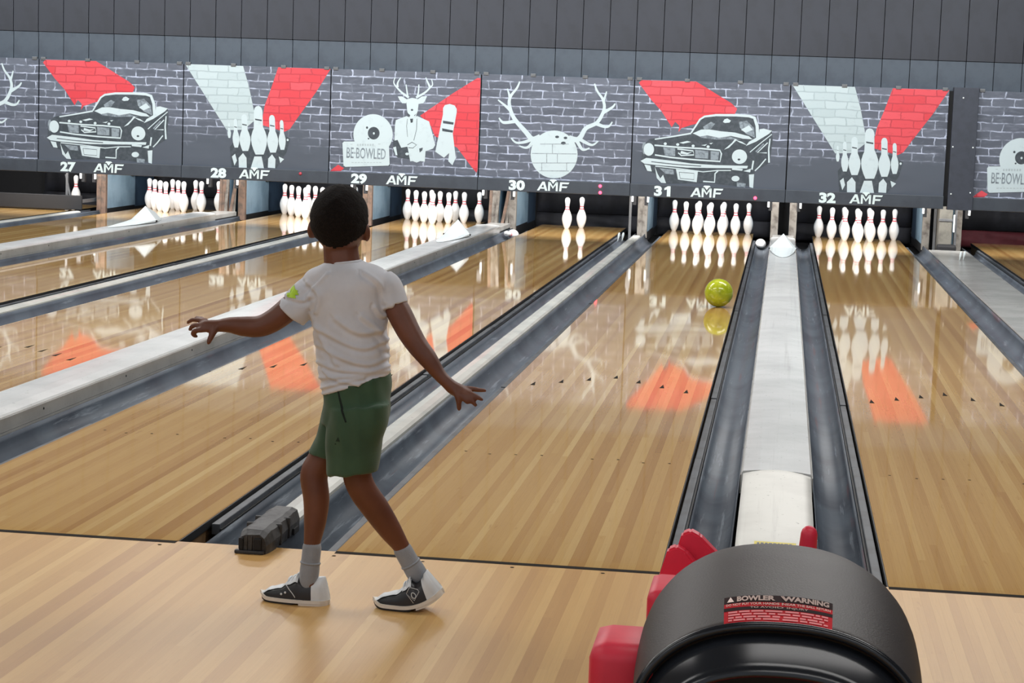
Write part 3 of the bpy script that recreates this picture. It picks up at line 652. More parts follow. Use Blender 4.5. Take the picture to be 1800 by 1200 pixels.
for n, cx in XC.items():
    t = thing('masking_panel', mask_txt[n], 'masking panel', (cx, YM, 0), 'printed masking panels')
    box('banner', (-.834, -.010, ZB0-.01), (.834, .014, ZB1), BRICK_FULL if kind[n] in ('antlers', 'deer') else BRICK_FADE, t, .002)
    fz0, fz1 = .534, .672
    box('fascia', (-.8385, -.045, fz0), (.8385, .03, fz1), FASC, t, .006)
    for nm, me in ARTS[kind[n]]:
        q = link(nm, me, t)
        if nm not in ('printed_white_beam', 'printed_red_beam'): q['kind'] = 'stuff'
    for xk in (-.79, -.27, .30, .79): box('clip', (xk-.028, -.02, ZB1-.012), (xk+.028, .016, ZB1+.022), STEEL, t, .003)
    if n in NUMP:
        p = atY(*NUMP[n], YM-.047); me = textmesh(str(n), .165, .0085, 'lane_number') if n != 31 else number31(); me.materials.append(WHITEP)
        xs = [v.co.x for v in me.vertices]; sx = .178/(max(xs)-min(xs)); yy = [v.co.y for v in me.vertices]; mid = (max(yy)+min(yy))/2
        sy = .112/(max(yy)-min(yy))
        for v in me.vertices: v.co = (v.co.x*sx, -v.co.z-.0005, (v.co.y-mid)*sy)
        o = link('lane_number', me, t); o.location = (p.x-cx, -.046, .603)
        p = atY(*LOGP[n], YM-.047); o = link('fascia_logo', LOGO, t); o.location = (p.x-cx-.17, -.046, .555)
    for x, y in LEDS.get(n, ()):
        p = atY(x, y, YM-.047); bm = lathe([(.018, 0), (.018, .006), (.010, .013), (.001, .015)], 14)
        o = link('indicator_light', tomesh(bm, 'indicator_light', True), t, LED if n != 28 else M('led_dim', (190, 70, 84), .4)); o.rotation_euler = (math.pi/2, 0, 0); o.location = (p.x-cx, -.045, max(.556, min(.655, p.z)))
# column between panel 32 and 33
t = thing('column_cover', 'dark column cover between the lane 32 panel and the right edge panel', 'column', (2.737, YM, 0))
box('cover', (-.131, -.07, .53), (.131, .09, 1.83), POSTB, t, .004)
for x, z in ((-.03, 1.72), (-.11, 1.2), (.10, 1.2), (-.10, .7), (.1, .72)):
    bm = lathe([(.008, 0), (.008, .004), (.001, .006)], 10); o = link('screw', tomesh(bm, 'screw'), t, HOODW); o.rotation_euler = (math.pi/2, 0, 0); o.location = (x, -.0705, z)
struct(box('added_backing_1', (-12, YM+.03, .56), (4.9, YM+.055, 1.79), BLACK))  # added black backing behind the panels so the seams between them read dark

# ------------------------------------------------------------------ pit: kickbacks, curtains
for n, X in LX.items():
    nm = LN[n]
    for s, side in ((-1, 'left'), (1, 'right')):
        if (n, s) == (26, -1): continue
        narrow = (n, s) in ((26, 1), (27, -1), (28, 1), (29, -1), (30, 1), (31, -1))
        th = .0582 if narrow else .088
        xi = .735; t = thing('kickback', 'pit side board at the %s of %s' % (side, nm), 'kickback', (X, 18.2, 0), 'pit side boards')
        a, b = sorted((s*xi, s*(xi+th)))
        box('side_plate', (a, .05, .02), (b, 1.15, 1.1), KBLUE, t)
        box('rear_plate', (a, 1.15, .0), (b, 1.95, 1.1), KBLUED, t)
        box('front_edge', (a, -.02, -.05), (b, .05, 1.1), KBROWN if (n <= 28 or (n == 29 and s < 0)) else KGREY, t, .003)
        box('bottom_skirt', (a+.001, .06, -.09), (b-.001, 1.9, .02), RAILD, t)
        if s < 0:
            box('cushion_block', (s*xi, .95, .40), (s*xi+.05, 1.35, .62), M('cushion_brown', (84, 74, 66), .8, second=(60, 54, 50), sc=20), t, .01)
        # hanging sensor bracket under the masking
        q = box('bracket', (s*(xi-.03), -.5, .36), (s*(xi+.01), -.44, .62), BLACK, t, .004)
        box('bracket_tag', (s*(xi-.045), -.52, .40), (s*(xi-.02), -.505, .52), HOODW, q, .003)
        box('bracket_arm', (s*(xi-.08), -.50, .50), (s*xi, -.47, .62), STEEL, q, .003)
    c = thing('pit_curtain', 'black pit curtain at the end of %s' % nm, 'curtain', (X, 20.28, 0), 'pit curtains')
    for z0, z1, yo, m in ((-.12, .10, 0, CURTAIN if n != 33 else CURTRED), (.105, 1.2, .06, CURTAIN)):
        bm = bmesh.new(); rows = []
        for j in range(7):
            z = z0+(z1-z0)*j/6
            rows.append([bm.verts.new((-.73+1.46*i/24, yo+.02*math.sin(i*1.1)+.015*math.sin(j*1.3+i*.4)-.03*math.sin(math.pi*j/6), z)) for i in range(25)])
        for A, B in zip(rows, rows[1:]):
            for i in range(24): bm.faces.new((A[i], A[i+1], B[i+1], B[i]))
        q = link('curtain_lower' if z0 < 0 else 'curtain_upper', tomesh(bm, 'curtain', True), c, m); q.modifiers.new('s', 'SOLIDIFY').thickness = .008
# slats leaning in the wide gaps right of lanes 27 and 29, posts
for cx, lo, hi, nm in ((-5.835, -.10, .06, 'at far left, behind the leftmost diamond hood'), (-2.474, -.13, .07, "right of the boy's head, left of the two pins")):
    t = thing('slat_bundle', 'worn upright wooden slats ' + nm, 'slats', (cx, 18.02, -.1), 'upright slats in the pit gaps')
    for i in range(4):
        q = box('slat', (-.018, -.01, 0), (.018, .01, .95), KGREY if i % 2 else KBROWN, t, .004); q.location = (lo+(hi-lo)*i/3-.02, .03*(i % 2), 0); q.rotation_euler = (0, (.03, .07, .17, .04)[i], 0)
for x, cxx, nm in ((1107, None, 'thin steel post right of the two remaining pins'), (1643, None, 'thin steel post below the dark column'), (118, None, 'thin steel post in the leftmost pit')):
    p = atY(x, 400 if x > 500 else 340, 18.0); t = thing('steel_post', nm, 'post', (p.x, 18.0, -.1 if x > 500 else .001), 'pit posts')
    box('upright', (-.015, -.015, 0), (.015, .015, 1.0), STEEL, t, .003); box('foot_plate', (-.02, -.02, 0), (.02, .02, .012), STEEL, t)
    if x < 500:
        q = box('brace', (-.01, -.012, 0), (.01, .012, .42), STEEL, t); q.location = (.075, 0, .02); q.rotation_euler = (0, -.22, 0)
t = thing('pit_housing', 'grey machine housing in the gap below the dark column', 'machine', (2.765, 17.7, -.1), None)
box('body', (-.10, 0, 0), (.05, .4, 1.0), M('housing_grey', (104, 102, 94), .6, second=(86, 84, 78), sc=8), t, .01)
box('cover_lip', (-.105, -.01, .42), (.055, .02, .45), STEEL, t, .004); box('side_tube', (.078, .02, 0), (.104, .06, 1.0), STEEL, t, .006); box('white_bracket', (.058, -.02, .30), (.076, 0, .50), HOODW, t, .004); box('base_lump', (-.12, -.12, 0), (.1, 0, .16), BLACK, t, .03)
# sweep bar down on the leftmost lane
t = thing('sweep_bar', 'black sweep board lowered in front of the leftmost pin', 'sweep bar', (LX[26], 17.75, 0))
box('board', (-.73, -.02, .015), (.70, .02, .19), BLACK, t, .008); box('arm', (-.72, .02, .1), (-.69, .9, .14), STEEL, t); box('arm', (.67, .02, .1), (.70, .9, .14), STEEL, t)

# ------------------------------------------------------------------ pins
IN = .0254
pr = [(.0, 2.031), (.25, 2.25), (.75, 2.828), (2.25, 3.906), (3.375, 4.510), (4.5, 4.766), (5.875, 4.563), (7.25, 3.703), (8.625, 2.472), (9.375, 1.965), (10, 1.797), (10.875, 1.870), (11.75, 2.094), (12.625, 2.406), (13.5, 2.547), (14.1, 2.35), (14.55, 1.9), (14.85, 1.2), (14.98, .5), (15.0, .05)]
sm = catmull([(d/2*IN, h*IN) for h, d in pr], 3)
pin_me = tomesh(lathe(sm, 28), 'pin_body', True); pin_me.materials.append(PIN)
def rad(h):
    for (h0, d0), (h1, d1) in zip(pr, pr[1:]):
        if h0 <= h <= h1: return (d0+(d1-d0)*(h-h0)/(h1-h0))/2*IN
stripes = []
for h0, h1 in ((8.95, 9.5), (10.15, 10.65)):
    bm = lathe([(rad(h)+(.0008 if 0 < i < 3 else -.0005), h*IN) for i, h in enumerate((h0, h0+.04, h1-.04, h1))], 28, False); m = tomesh(bm, 'neck_stripe', True); m.materials.append(PINRED); stripes.append(m)
RACK = [(0, 0, 'head pin at the front'), (-.1524, .264, 'second row left'), (.1524, .264, 'second row right'), (-.3048, .528, 'third row left'), (0, .528, 'third row middle'), (.3048, .528, 'third row right'),
        (-.4572, .792, 'back row far left'), (-.1524, .792, 'back row inner left'), (.1524, .792, 'back row inner right'), (.4572, .792, 'back row far right')]
def pin(loc, label, group, rot=(0, 0, 0)):
    t = thing('bowling_pin', label, 'pin', loc, group); t.rotation_euler = rot
    link('body', pin_me, t)
    for m in stripes: link('neck_stripe', m, t)
    return t
for n in (27, 28, 29, 31, 32):
    for dx, dy, txt in RACK: pin((LX[n]+dx, 18.288+dy, 0.0003), 'white pin, %s, on %s' % (txt, LN[n]), 'pins racked on lane %d' % n)
pin((LX[30]-.1524, 18.552, .0003), 'left one of the two white pins left standing on lane 30', 'last two pins on lane 30')
pin((LX[30]+.0, 18.816, .0003), 'right one of the two white pins left standing on lane 30', 'last two pins on lane 30')
pin((LX[26]+.1524, 19.08, .0003), 'lone white pin behind the black sweep board at far left', 'pins on the leftmost lane')
pin((-2.20, 17.35, -.035), 'fallen white pin lying in the left gutter of lane 30', 'fallen pins', (math.radians(84), 0, math.radians(-12)))
pin((.645, 17.55, -.035), 'fallen white pin lying in the right gutter of lane 31', 'fallen pins', (math.radians(-88), 0, math.radians(6)))

# ------------------------------------------------------------------ ball
def ball_mat():
    k = NT('ball_yellow_green'); o = k.obj()
    f = k.noise(o, 9, 5, .65); g = k.noise(o, 22, 4)
    c = k.mix(k.ramp(f, .38, .66), s2l((176, 186, 44)), s2l((138, 152, 26))); c = k.mix(k.math('MULTIPLY', k.ramp(g, .55, .7), .5), c, s2l((216, 222, 110)))
    k.color(c); k.rough(.12); return k.m
bp = atZ(1268.5, 540, 0)
t = thing('bowling_ball', 'yellow-green marbled ball rolling down the right side of lane 31', 'ball', (.413, bp.y+.02, .1079))
bm = bmesh.new(); ellipsoid(bm, (0, 0, 0), (.1079,)*3, None, 40, 24); link('shell', tomesh(bm, 'shell', True), t, ball_mat())
for dx, dz, r in ((.0, .0, .014), (.03, .012, .012), (.012, .04, .012)):
    v = Vector((dx+.2, .75, dz+.5)).normalized(); bm = lathe([(.001, 0), (r, 0), (r, .0015), (.001, .0015)], 16)
    o = link('finger_hole', tomesh(bm, 'hole'), t, BLACK); d = (v+Vector((dx*4, 0, dz*4))).normalized(); o.location = d*.1068; o.rotation_euler = d.to_track_quat('Z', 'Y').to_euler()

# ------------------------------------------------------------------ ball return in the foreground
HOODB = M('hood_black_plastic', (52, 47, 45), .5, second=(45, 40, 38), sc=4, bump=.2, bsc=300, spec=.35)
RIMB = M('rim_gloss_black', (30, 33, 38), .2)
REDP = M('red_plastic', (226, 44, 70), .45, second=(212, 42, 66), sc=5)
br = thing('ball_return', 'black domed ball return with red guards and warning sticker', 'ball return', (.885, -3.0, 0))
def zt(t): return .722-.026*t**1.6
def hood_pt(y, a, grow=0):
    """y: along the hood (front negative), a: 0..pi across the arch"""
    if y < 0:
        t = min(-y/.38, 1); wf = 1-.07*t*t; top = zt(t)
    else:
        f = math.sqrt(max(0, 1-(y/.42)**2)); wf = f; top = .53+(.722-.53)*f
    c, s_ = math.cos(a), math.sin(a)
    x = -(.236+grow)*wf*math.copysign(abs(c)**.86, c); z = .53+(top-.53+grow)*abs(s_)**.92
    return Vector((x, y, z))
def hood_shell(grow, y0, name, mat, inward=False):
    bm = bmesh.new(); rows = []
    ys = [y0+(-y0)*i/14 for i in range(15)]+[.42*math.sin(math.pi/2*i/12) for i in range(1, 13)]
    for y in ys:
        r = [bm.verts.new(hood_pt(y, math.pi*i/36, grow)) for i in range(37)]
        p0, p1 = r[0].co.copy(), r[-1].co.copy()
        r = [bm.verts.new((p0.x*1.01, p0.y, .36))]+r+[bm.verts.new((p1.x*1.01, p1.y, .36))]
        rows.append(r)
    for A, B in zip(rows, rows[1:]):
        for i in range(len(A)-1):
            bm.faces.new((A[i], A[i+1], B[i+1], B[i]))
    bmesh.ops.remove_doubles(bm, verts=bm.verts[:], dist=.0004)
    o = link(name, tomesh(bm, name, True), br, mat); md = o.modifiers.new('s', 'SOLIDIFY'); md.thickness = .008; md.offset = -1; return o
hood_shell(0, -.38, 'hood', HOODB)
bm = bmesh.new(); pts = [hood_pt(-.38, math.pi*i/40, .002) for i in range(41)]; pts = [Vector((pts[0].x, -.38, .36))]+pts+[Vector((pts[-1].x, -.38, .36))]
addtube(bm, [p+Vector((0, -.004, -.004)) for p in pts], .0075, 10); link('hood_rim', tomesh(bm, 'hood_rim', True), br, RIMB)
bm = bmesh.new(); rows = []
for y, g in ((-.385, -.006), (-.40, -.016), (-.43, -.024), (-.45, -.030)):
    rows.append([bm.verts.new(hood_pt(-.38, math.pi*i/36, g)+Vector((0, y+.38, -.006-(abs(y)-.385)*.35))) for i in range(37)])
for A, B in zip(rows, rows[1:]):
    for i in range(36): bm.faces.new((A[i], A[i+1], B[i+1], B[i]))
q = link('mouth_collar', tomesh(bm, 'mouth_collar', True), br, RIMB); q.modifiers.new('s', 'SOLIDIFY').thickness = .006
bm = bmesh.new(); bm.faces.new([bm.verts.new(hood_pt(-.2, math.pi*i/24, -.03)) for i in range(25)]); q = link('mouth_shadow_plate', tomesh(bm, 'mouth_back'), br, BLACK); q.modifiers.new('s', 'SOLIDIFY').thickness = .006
# warning sticker wrapped on the hood front
def stick(u, v, lift):     # u -1..1 across, v 0..1 from front to back
    y = -.372+.112*v
    a = math.pi/2-(u*.318-.025)
    a = math.pi-a
    p = hood_pt(y, a, lift); return p
def stickpatch(name, u0, u1, v0, v1, mat, lift, parent, n=10):
    bm = bmesh.new(); rows = [[bm.verts.new(stick(u0+(u1-u0)*i/n, v0+(v1-v0)*j/3, lift)) for i in range(n+1)] for j in range(4)]
    for A, B in zip(rows, rows[1:]):
        for i in range(n): bm.faces.new((A[i], A[i+1], B[i+1], B[i]))
    return link(name, tomesh(bm, name, True), parent, mat)
STRED = M('sticker_red', (190, 26, 38), .75, spec=.1); STDK = M('sticker_black', (38, 14, 16), .75, spec=.1); STW = M('sticker_white_ink', (248, 226, 216), .75, spec=.1); STP = M('sticker_pink_ink', (236, 140, 142), .75, spec=.1)
sk = stickpatch('warning_sticker', -1, 1, 0, .82, STRED, .0012, br, 20)
stickpatch('sticker_header', -1, 1, .80, 1.10, STDK, .0013, sk, 20)
stickpatch('sticker_band', -1, 1, .48, .62, STDK, .0015, sk, 20)
def wraptext(body, u0, u1, v0, v1, mat, name, lift=.0024, bold=.004):
    me = textmesh(body, 1, bold, name); me.materials.append(mat)
    xs = [v.co.x for v in me.vertices]; ys = [v.co.y for v in me.vertices]; xa, xb, ya, yb = min(xs), max(xs), min(ys), max(ys)
    for v in me.vertices: v.co = stick(u0+(u1-u0)*(v.co.x-xa)/(xb-xa), v0+(v1-v0)*(v.co.y-ya)/(yb-ya), lift)
    return link(name, me, sk)
wraptext('BOWLER  WARNING', -.72, .92, .84, 1.06, STW, 'sticker_heading', bold=.045)
bm = bmesh.new(); bm.faces.new([bm.verts.new(stick(u, v, .0024)) for u, v in ((-.93, .84), (-.78, .84), (-.855, 1.06))]); link('sticker_triangle', tomesh(bm, 'tri'), sk, STW)
wraptext('DO NOT PUT YOUR HANDS NEAR THE BALL RETURN', -.95, .95, .66, .76, STW, 'sticker_line', bold=.03)
wraptext('TO AVOID INJURY', -.45, .5, .50, .60, STW, 'sticker_line', bold=.01)
random.seed(5)
for v0 in (.37, .26, .15, .05):
    u = -.9
    while u < .82:
        L = random.uniform(.08, .26); stickpatch('sticker_print', u, min(u+L, .9), v0, v0+.065, STP, .0022, sk, 3); u += L+.035
# red guards and base
box('base_body', (-.19, -.30, .0), (.19, .34, .40), REDP, br, .05)
box('base_foot', (-.24, -.36, .0), (.24, .40, .07), RIMB, br, .02)
q = box('red_wing', (-.315, -.10, .40), (-.2, .07, .572), REDP, br, .03)
for f in q.data.polygons: f.use_smooth = True
q = box('red_shoulder', (-.235, .14, .44), (-.10, .30, .612), REDP, br, .018)
for f in q.data.polygons: f.use_smooth = True
bm = bmesh.new()
for (x0, x1, z1, yy) in ((-.212, -.155, .640, .40), (-.188, -.115, .664, .44)):
    prof = [(x0-.028, .42), (x0-.016, z1-.06), (x0-.002, z1-.008), (x0+.014, z1), (x0+.034, z1-.010), (x1+.045, z1-.09), (x1+.06, .42)]
    A = [bm.verts.new((x, yy, z)) for x, z in prof]; Bv = [bm.verts.new((x, yy+.035, z)) for x, z in prof]
    for i in range(len(A)-1): bm.faces.new((A[i], A[i+1], Bv[i+1], Bv[i]))
    bm.faces.new(A[::-1]); bm.faces.new(Bv); bm.faces.new((A[-1], A[0], Bv[0], Bv[-1]))
bmesh.ops.bevel(bm, geom=bm.edges[:], offset=.004, segments=2, affect='EDGES')
link('red_fin', tomesh(bm, 'red_fin'), br, REDP)
bm = bmesh.new(); limb(bm, [((.05, .46, .42), .018), ((.05, .46, .60), .018), ((.052, .46, .668), .016)]); link('red_peg', tomesh(bm, 'red_peg', True), br, REDP)
bm = bmesh.new(); limb(bm, [((-.19, .32, .42), .06), ((-.165, .32, .52), .062), ((-.14, .32, .565), .055)]); link('red_bulge', tomesh(bm, 'red_bulge', True), br, REDP)

# ------------------------------------------------------------------ boy
YB = -.73
def B(x, y, d=0): return atY(x, y, YB+d)
SKIN = None
def skin_mat():
    k = NT('skin_brown'); o = k.obj()
    c = k.mix(k.ramp(k.noise(o, 9, 3), .35, .7), s2l((110, 65, 45)), s2l((93, 52, 35)))
    k.color(c); k.rough(.5); k.b.inputs['Subsurface Weight'].default_value = .04; k.b.inputs['Subsurface Radius'].default_value = (.02, .008, .004)
    k.bump(k.noise(o, 120, 3), .05, .002); return k.m
SKIN = skin_mat()
def fabric(name, c, c2, weave=420, rough=.85, bump=.25):
    k = NT(name); o = k.obj()
    k.color(k.mix(k.ramp(k.noise(o, 7, 4), .4, .65), s2l(c), s2l(c2))); k.rough(rough); k.b.inputs['Sheen Weight'].default_value = .15
    k.bump(k.noise(o, weave, 2), bump, .002); return k.m
SHIRT = fabric('shirt_white_cotton', (214, 216, 222), (200, 202, 208)); SHORTS = fabric('shorts_green_fleece', (56, 84, 60), (46, 72, 50)); SOCK = fabric('sock_grey_knit', (146, 150, 156), (126, 130, 136), 260, .9, .5)
boy = thing('person', 'boy in white t-shirt and green shorts, arms out after bowling', 'person', (B(600, 1068).x, YB, 0))
org = Vector(boy.location)
def L_(p): return Vector(p)-org
bm = bmesh.new()
def li(*a, seg=14): limb(bm, [(L_(p), r) for p, r in a], seg)
HC = B(597, 386, .02)
# trunk (under the clothes), neck, head
li((B(620, 690, .02), .056), (B(616, 620, .02), .068), (B(612, 540, .02), .078), (B(610, 490, .02), .055), seg=18)
li((B(564, 500, .02), .026), (B(612, 492, .02), .046), (B(664, 498, .02), .026))
li((B(604, 478, .02), .056), (B(600, 448, .02), .051), (B(598, 415, .03), .050))
hc = L_(HC)
ellipsoid(bm, hc, (.078, .092, .094)); ellipsoid(bm, hc+Vector((0, .035, -.052)), (.056, .058, .058)); 
li((HC+Vector((0, .10, .0)), .009), (HC+Vector((0, .112, -.022)), .012), (HC+Vector((0, .104, -.030)), .013))   # nose
ellipsoid(bm, hc+Vector((0, .088, -.058)), (.024, .012, .007)); ellipsoid(bm, hc+Vector((0, .086, -.067)), (.022, .012, .007))   # lips
for s in (-1, 1): ellipsoid(bm, hc+Vector((s*.03, .082, .016)), (.022, .012, .008))
for px, py, s in ((549.5, 402, -1), (643.5, 407, 1)):
    c = L_(B(px, py, .02)); rot = Matrix.Rotation(s*.45, 3, 'Z') @ Matrix.Rotation(s*-.12, 3, 'Y')
    ellipsoid(bm, c, (.0115, .02, .029), rot); ellipsoid(bm, c+Vector((-s*.010, .006, -.006)), (.014, .014, .020), rot)
# image-left arm
li((B(558, 510, .02), .032), (B(520, 533, .0), .036), (B(485, 560, -.01), .034), (B(458, 573, -.015), .0315), (B(430, 573.5, -.02), .0295), (B(405, 571, -.03), .0235), (B(386, 572, -.035), .0185))
li((B(388, 572, -.035), .018), (B(374, 573, -.04), .0185), (B(362, 572, -.045), .017))
li((B(378, 577, -.05), .0115), (B(372, 590, -.06), .0095), (B(366.5, 602, -.065), .0072))
for fs in ([(366, 578, -.055, .0095), (352, 580, -.06, .0085), (341, 581.5, -.065, .0075), (339.5, 588, -.062, .007), (345, 591, -.055, .0062)],
           [(363, 572, -.045, .0095), (350, 571, -.045, .0082), (338, 573, -.045, .0075), (334.5, 579, -.043, .0065)],
           [(363, 568, -.03, .009), (350, 563, -.025, .0078), (338, 562, -.02, .007), (330, 567, -.015, .006)],
           [(364, 565, -.02, .0082), (354, 560, -.01, .007), (345, 558.5, 0, .0062)]):
    li(*[(B(x, y, d), r) for x, y, d, r in fs], seg=10)
# image-right arm
li((B(676, 507, .02), .031), (B(699, 545, .01), .036), (B(717, 580, -.005), .0345), (B(733, 606, -.015), .031), (B(752, 630, -.025), .0275), (B(770, 655, -.03), .0205), (B(783, 670, -.035), .0175))
li((B(782, 668, -.035), .0175), (B(796, 681, -.035), .020), (B(808, 687, -.035), .020), (B(815, 690, -.035), .017))
for fs in ([(812, 683, -.03, .0098), (828, 683, -.025, .0085), (841, 685, -.02, .0075), (852, 686, -.015, .0062)],
           [(816, 687, -.04, .0098), (830, 693, -.045, .0085), (840, 698, -.045, .0075), (847, 702, -.045, .006)],
           [(815, 692, -.05, .0095), (825, 700, -.055, .0082), (832, 707, -.055, .007), (836, 712, -.055, .006)],
           [(811, 694, -.055, .009), (817, 702, -.06, .0075), (822, 708, -.06, .006)],
           [(803, 690, -.05, .0115), (806, 703, -.055, .0092), (807, 719, -.055, .0068)]):
    li(*[(B(x, y, d), r) for x, y, d, r in fs], seg=10)
# legs: far leg (front foot), near leg (trailing foot)
li((B(614, 705, .045), .050), (B(596, 755, .05), .047), (B(567, 805, .045), .042), (B(552, 834, .04), .0405), (B(556, 875, .035), .0385), (B(554, 915, .03), .033), (B(548.5, 955, .025), .0245), (B(546, 990, .022), .0225), (B(544, 1025, .022), .024), seg=18)
li((B(634, 705, .0), .052), (B(630, 760, -.01), .050), (B(627, 825, -.01), .043), (B(636, 858, -.005), .041), (B(660, 893, .015), .040), (B(685, 930, .035), .034), (B(706, 961, .05), .0245), (B(721, 987, .058), .0225), (B(733, 1012, .062), .024), seg=18)
remesh(bm, 'body', .0042, 5, SKIN, boy)
# eyes (face is turned to the lanes)
for s in (-1, 1):
    b2 = bmesh.new(); ellipsoid(b2, hc+Vector((s*.029, .079, .002)), (.013, .012, .009)); e = link('eye', tomesh(b2, 'eye', True), boy, WHITEP)
    b2 = bmesh.new(); ellipsoid(b2, hc+Vector((s*.029, .089, .002)), (.006, .004, .006)); link('iris', tomesh(b2, 'iris', True), e, BLACK)
# hair
def hair_mat():
    k = NT('hair_black_coils'); o = k.obj()
    k.color(k.mix(k.ramp(k.noise(o, 160, 3), .4, .7), s2l((17, 13, 12)), s2l((28, 22, 19)))); k.rough(.85); k.b.inputs['Specular IOR Level'].default_value = .2; k.bump(k.noise(o, 220, 4), .9, .006); return k.m
bm = bmesh.new(); ellipsoid(bm, (0, 0, 0), (.0835, .099, .100), None, 64, 48)
for v in list(bm.verts):
    a = math.atan2(v.co.y, v.co.x); f = math.sin(a)           # f=-1 at the back of the head
    lim = -.052-.028*(-f-.45)/.55 if f < -.45 else (-.052+(f+.45)/1.0*.115 if f < .55 else .045)
    if f > -.45 and f < .1: lim = min(lim, -.055+(f+.45)*.06)
    if v.co.z < lim: bm.verts.remove(v)
for v in bm.verts:
    n = v.co.normalized(); v.co += n*.0022*mnoise.noise(v.co*90)
    if v.co.z < -.03: v.co.x *= 1-.10*(-.03-v.co.z)/.06; v.co.y *= 1-.06*(-.03-v.co.z)/.06
hr = link('hair', tomesh(bm, 'hair', True), boy, hair_mat()); hr.location = hc+Vector((0, 0, .001)); md = hr.modifiers.new('s', 'SOLIDIFY'); md.thickness = .012; md.offset = -1
# shirt
def ringloft(bm, rings, n=40):
    """rings: (centre, half-width along x, half-depth, roll about y)"""
    R = []
    for c, rx, ry, ro in rings:
        m = Matrix.Rotation(ro, 3, 'Y'); R.append([bm.verts.new(Vector(c)+m @ Vector((rx*math.copysign(abs(math.cos(t))**.8, math.cos(t)), ry*math.copysign(abs(math.sin(t))**.9, math.sin(t)), 0))) for t in [2*math.pi*i/n for i in range(n)]])
    for A, Bq in zip(R, R[1:]):
        for i in range(n): bm.faces.new((A[i], A[(i+1) % n], Bq[(i+1) % n], Bq[i]))
    bm.faces.new(R[0]); bm.faces.new(R[-1][::-1])
mpx = .001585
def span(xl, xr, yl, yr, d, ry):
    a, b = L_(B(xl, yl, d)), L_(B(xr, yr, d)); v = b-a
    return ((a+b)/2, v.length/2, ry, math.atan2(-v.z, v.x))
bm = bmesh.new()
rows = [(575, 634, 461, 458, .02, .048), (562, 646, 466, 463, .02, .056), (545, 664, 473, 468, .02, .066), (535, 682, 484, 479, .02, .076), (532, 690, 498, 493, .02, .084), (538, 686, 520, 517, .02, .090), (545, 682, 548, 545, .02, .092), (550, 680, 580, 574, .02, .092), (554, 681, 610, 600, .02, .092), (559, 684, 640, 628, .02, .093), (564, 685.5, 668, 648, .02, .094), (567, 686, 692, 657, .02, .095)]
q = catmull(rows, 3); ringloft(bm, [span(*r) for r in q])
def sleeve(pts): limb2 = [(L_(p), r) for p, r in pts]; qq = catmull([(*p, r) for p, r in limb2], 5); addtube(bm, [Vector(a[:3]) for a in qq], [a[3] for a in qq], 26)
sleeve([(B(568, 503, .02), .050), (B(548, 516, .015), .053), (B(530, 532, .006), .053), (B(510, 553.5, .0), .0515)])
sleeve([(B(668, 497, .02), .046), (B(680, 508, .018), .047), (B(688, 522, .014), .0445), (B(694, 539, .010), .0425)])
def toPx(p):
    d = p-CAM; z = d.dot(_fw); return Vector((900+FPX*d.dot(_r2)/z, 600-FPX*d.dot(_u2)/z))
FOLDS = [([(550, 572), (600, 600), (642, 612), (682, 596)], 6), ([(556, 606), (608, 632), (650, 641), (684, 626)], 6), ([(558, 636), (600, 651), (650, 652), (684, 642)], 5), ([(563, 664), (612, 662), (660, 655), (684, 650)], 5), ([(636, 556), (664, 580), (680, 612)], 7), ([(548, 552), (566, 600), (592, 640)], 6),
         ([(566, 682), (602, 672), (640, 664)], 4), ([(540, 497), (562, 520), (556, 548)], 6), ([(575, 482), (556, 500), (540, 520)], 5), ([(640, 478), (668, 500), (676, 530)], 6), ([(590, 560), (630, 585), (670, 580)], 7), ([(568, 650), (590, 668), (630, 676)], 4), ([(660, 540), (672, 556), (690, 540)], 5), ([(505, 520), (530, 528), (548, 520)], 5)]
FOLDS = [([Vector(q) for q in catmull(p, 5)], w_) for p, w_ in FOLDS]
def foldval(px):
    t = 0
    for P_, w_ in FOLDS:
        best = 1e9
        for a_, b_ in zip(P_, P_[1:]):
            ab_ = b_-a_; u_ = max(0, min(1, (px-a_).dot(ab_)/ab_.length_squared)); q_ = px-(a_+ab_*u_); d2 = q_.length_squared
            if d2 < best: best = d2; sg = 1 if ab_.x*q_.y-ab_.y*q_.x > 0 else -1
        r_ = math.sqrt(best)/(w_*.75)
        if r_ < 3: t += math.exp(-r_*r_)-.75*math.exp(-(r_*sg-1.5)**2)
    return t
def folds(co, n):
    base = folds0(co, n)
    if n.y < .25: base = base+n*.0050*foldval(toPx(co+org))
    return base
def folds0(co, n):
    p = co+org; x = (p.x-B(620, 600).x)/mpx; z = p.z/mpx      # in photo pixels
    f = 0
    low = max(0, min(1, (780-z)/200)); 
    nz = mnoise.noise(Vector((p.x*9, p.y*9, p.z*9)))
    f += low*.0010*math.sin((z*.050+x*.024)+nz*3.0)
    f += low*.0016*math.sin((z*.10-x*.03)+nz*4)
    f += .0014*math.sin((z*.03+abs(x)*.06)+nz*3.5)
    f += .002*mnoise.noise(Vector((p.x*20, p.y*20, p.z*20)))
    return co+n*f
remesh(bm, 't_shirt', .004, 3, SHIRT, boy, folds)
# collar ribbing
bm = bmesh.new(); n = 40; c, rx, ry, ro = span(577, 632, 462, 458.5, .02, .047)
addtube(bm, [c+Matrix.Rotation(ro, 3, 'Y') @ Vector(((rx+.003)*math.cos(2*math.pi*i/n), (ry+.003)*math.sin(2*math.pi*i/n), 0)) for i in range(n+1)], .0042, 8, False)
link('shirt_collar', tomesh(bm, 'shirt_collar', True), boy, SHIRT)
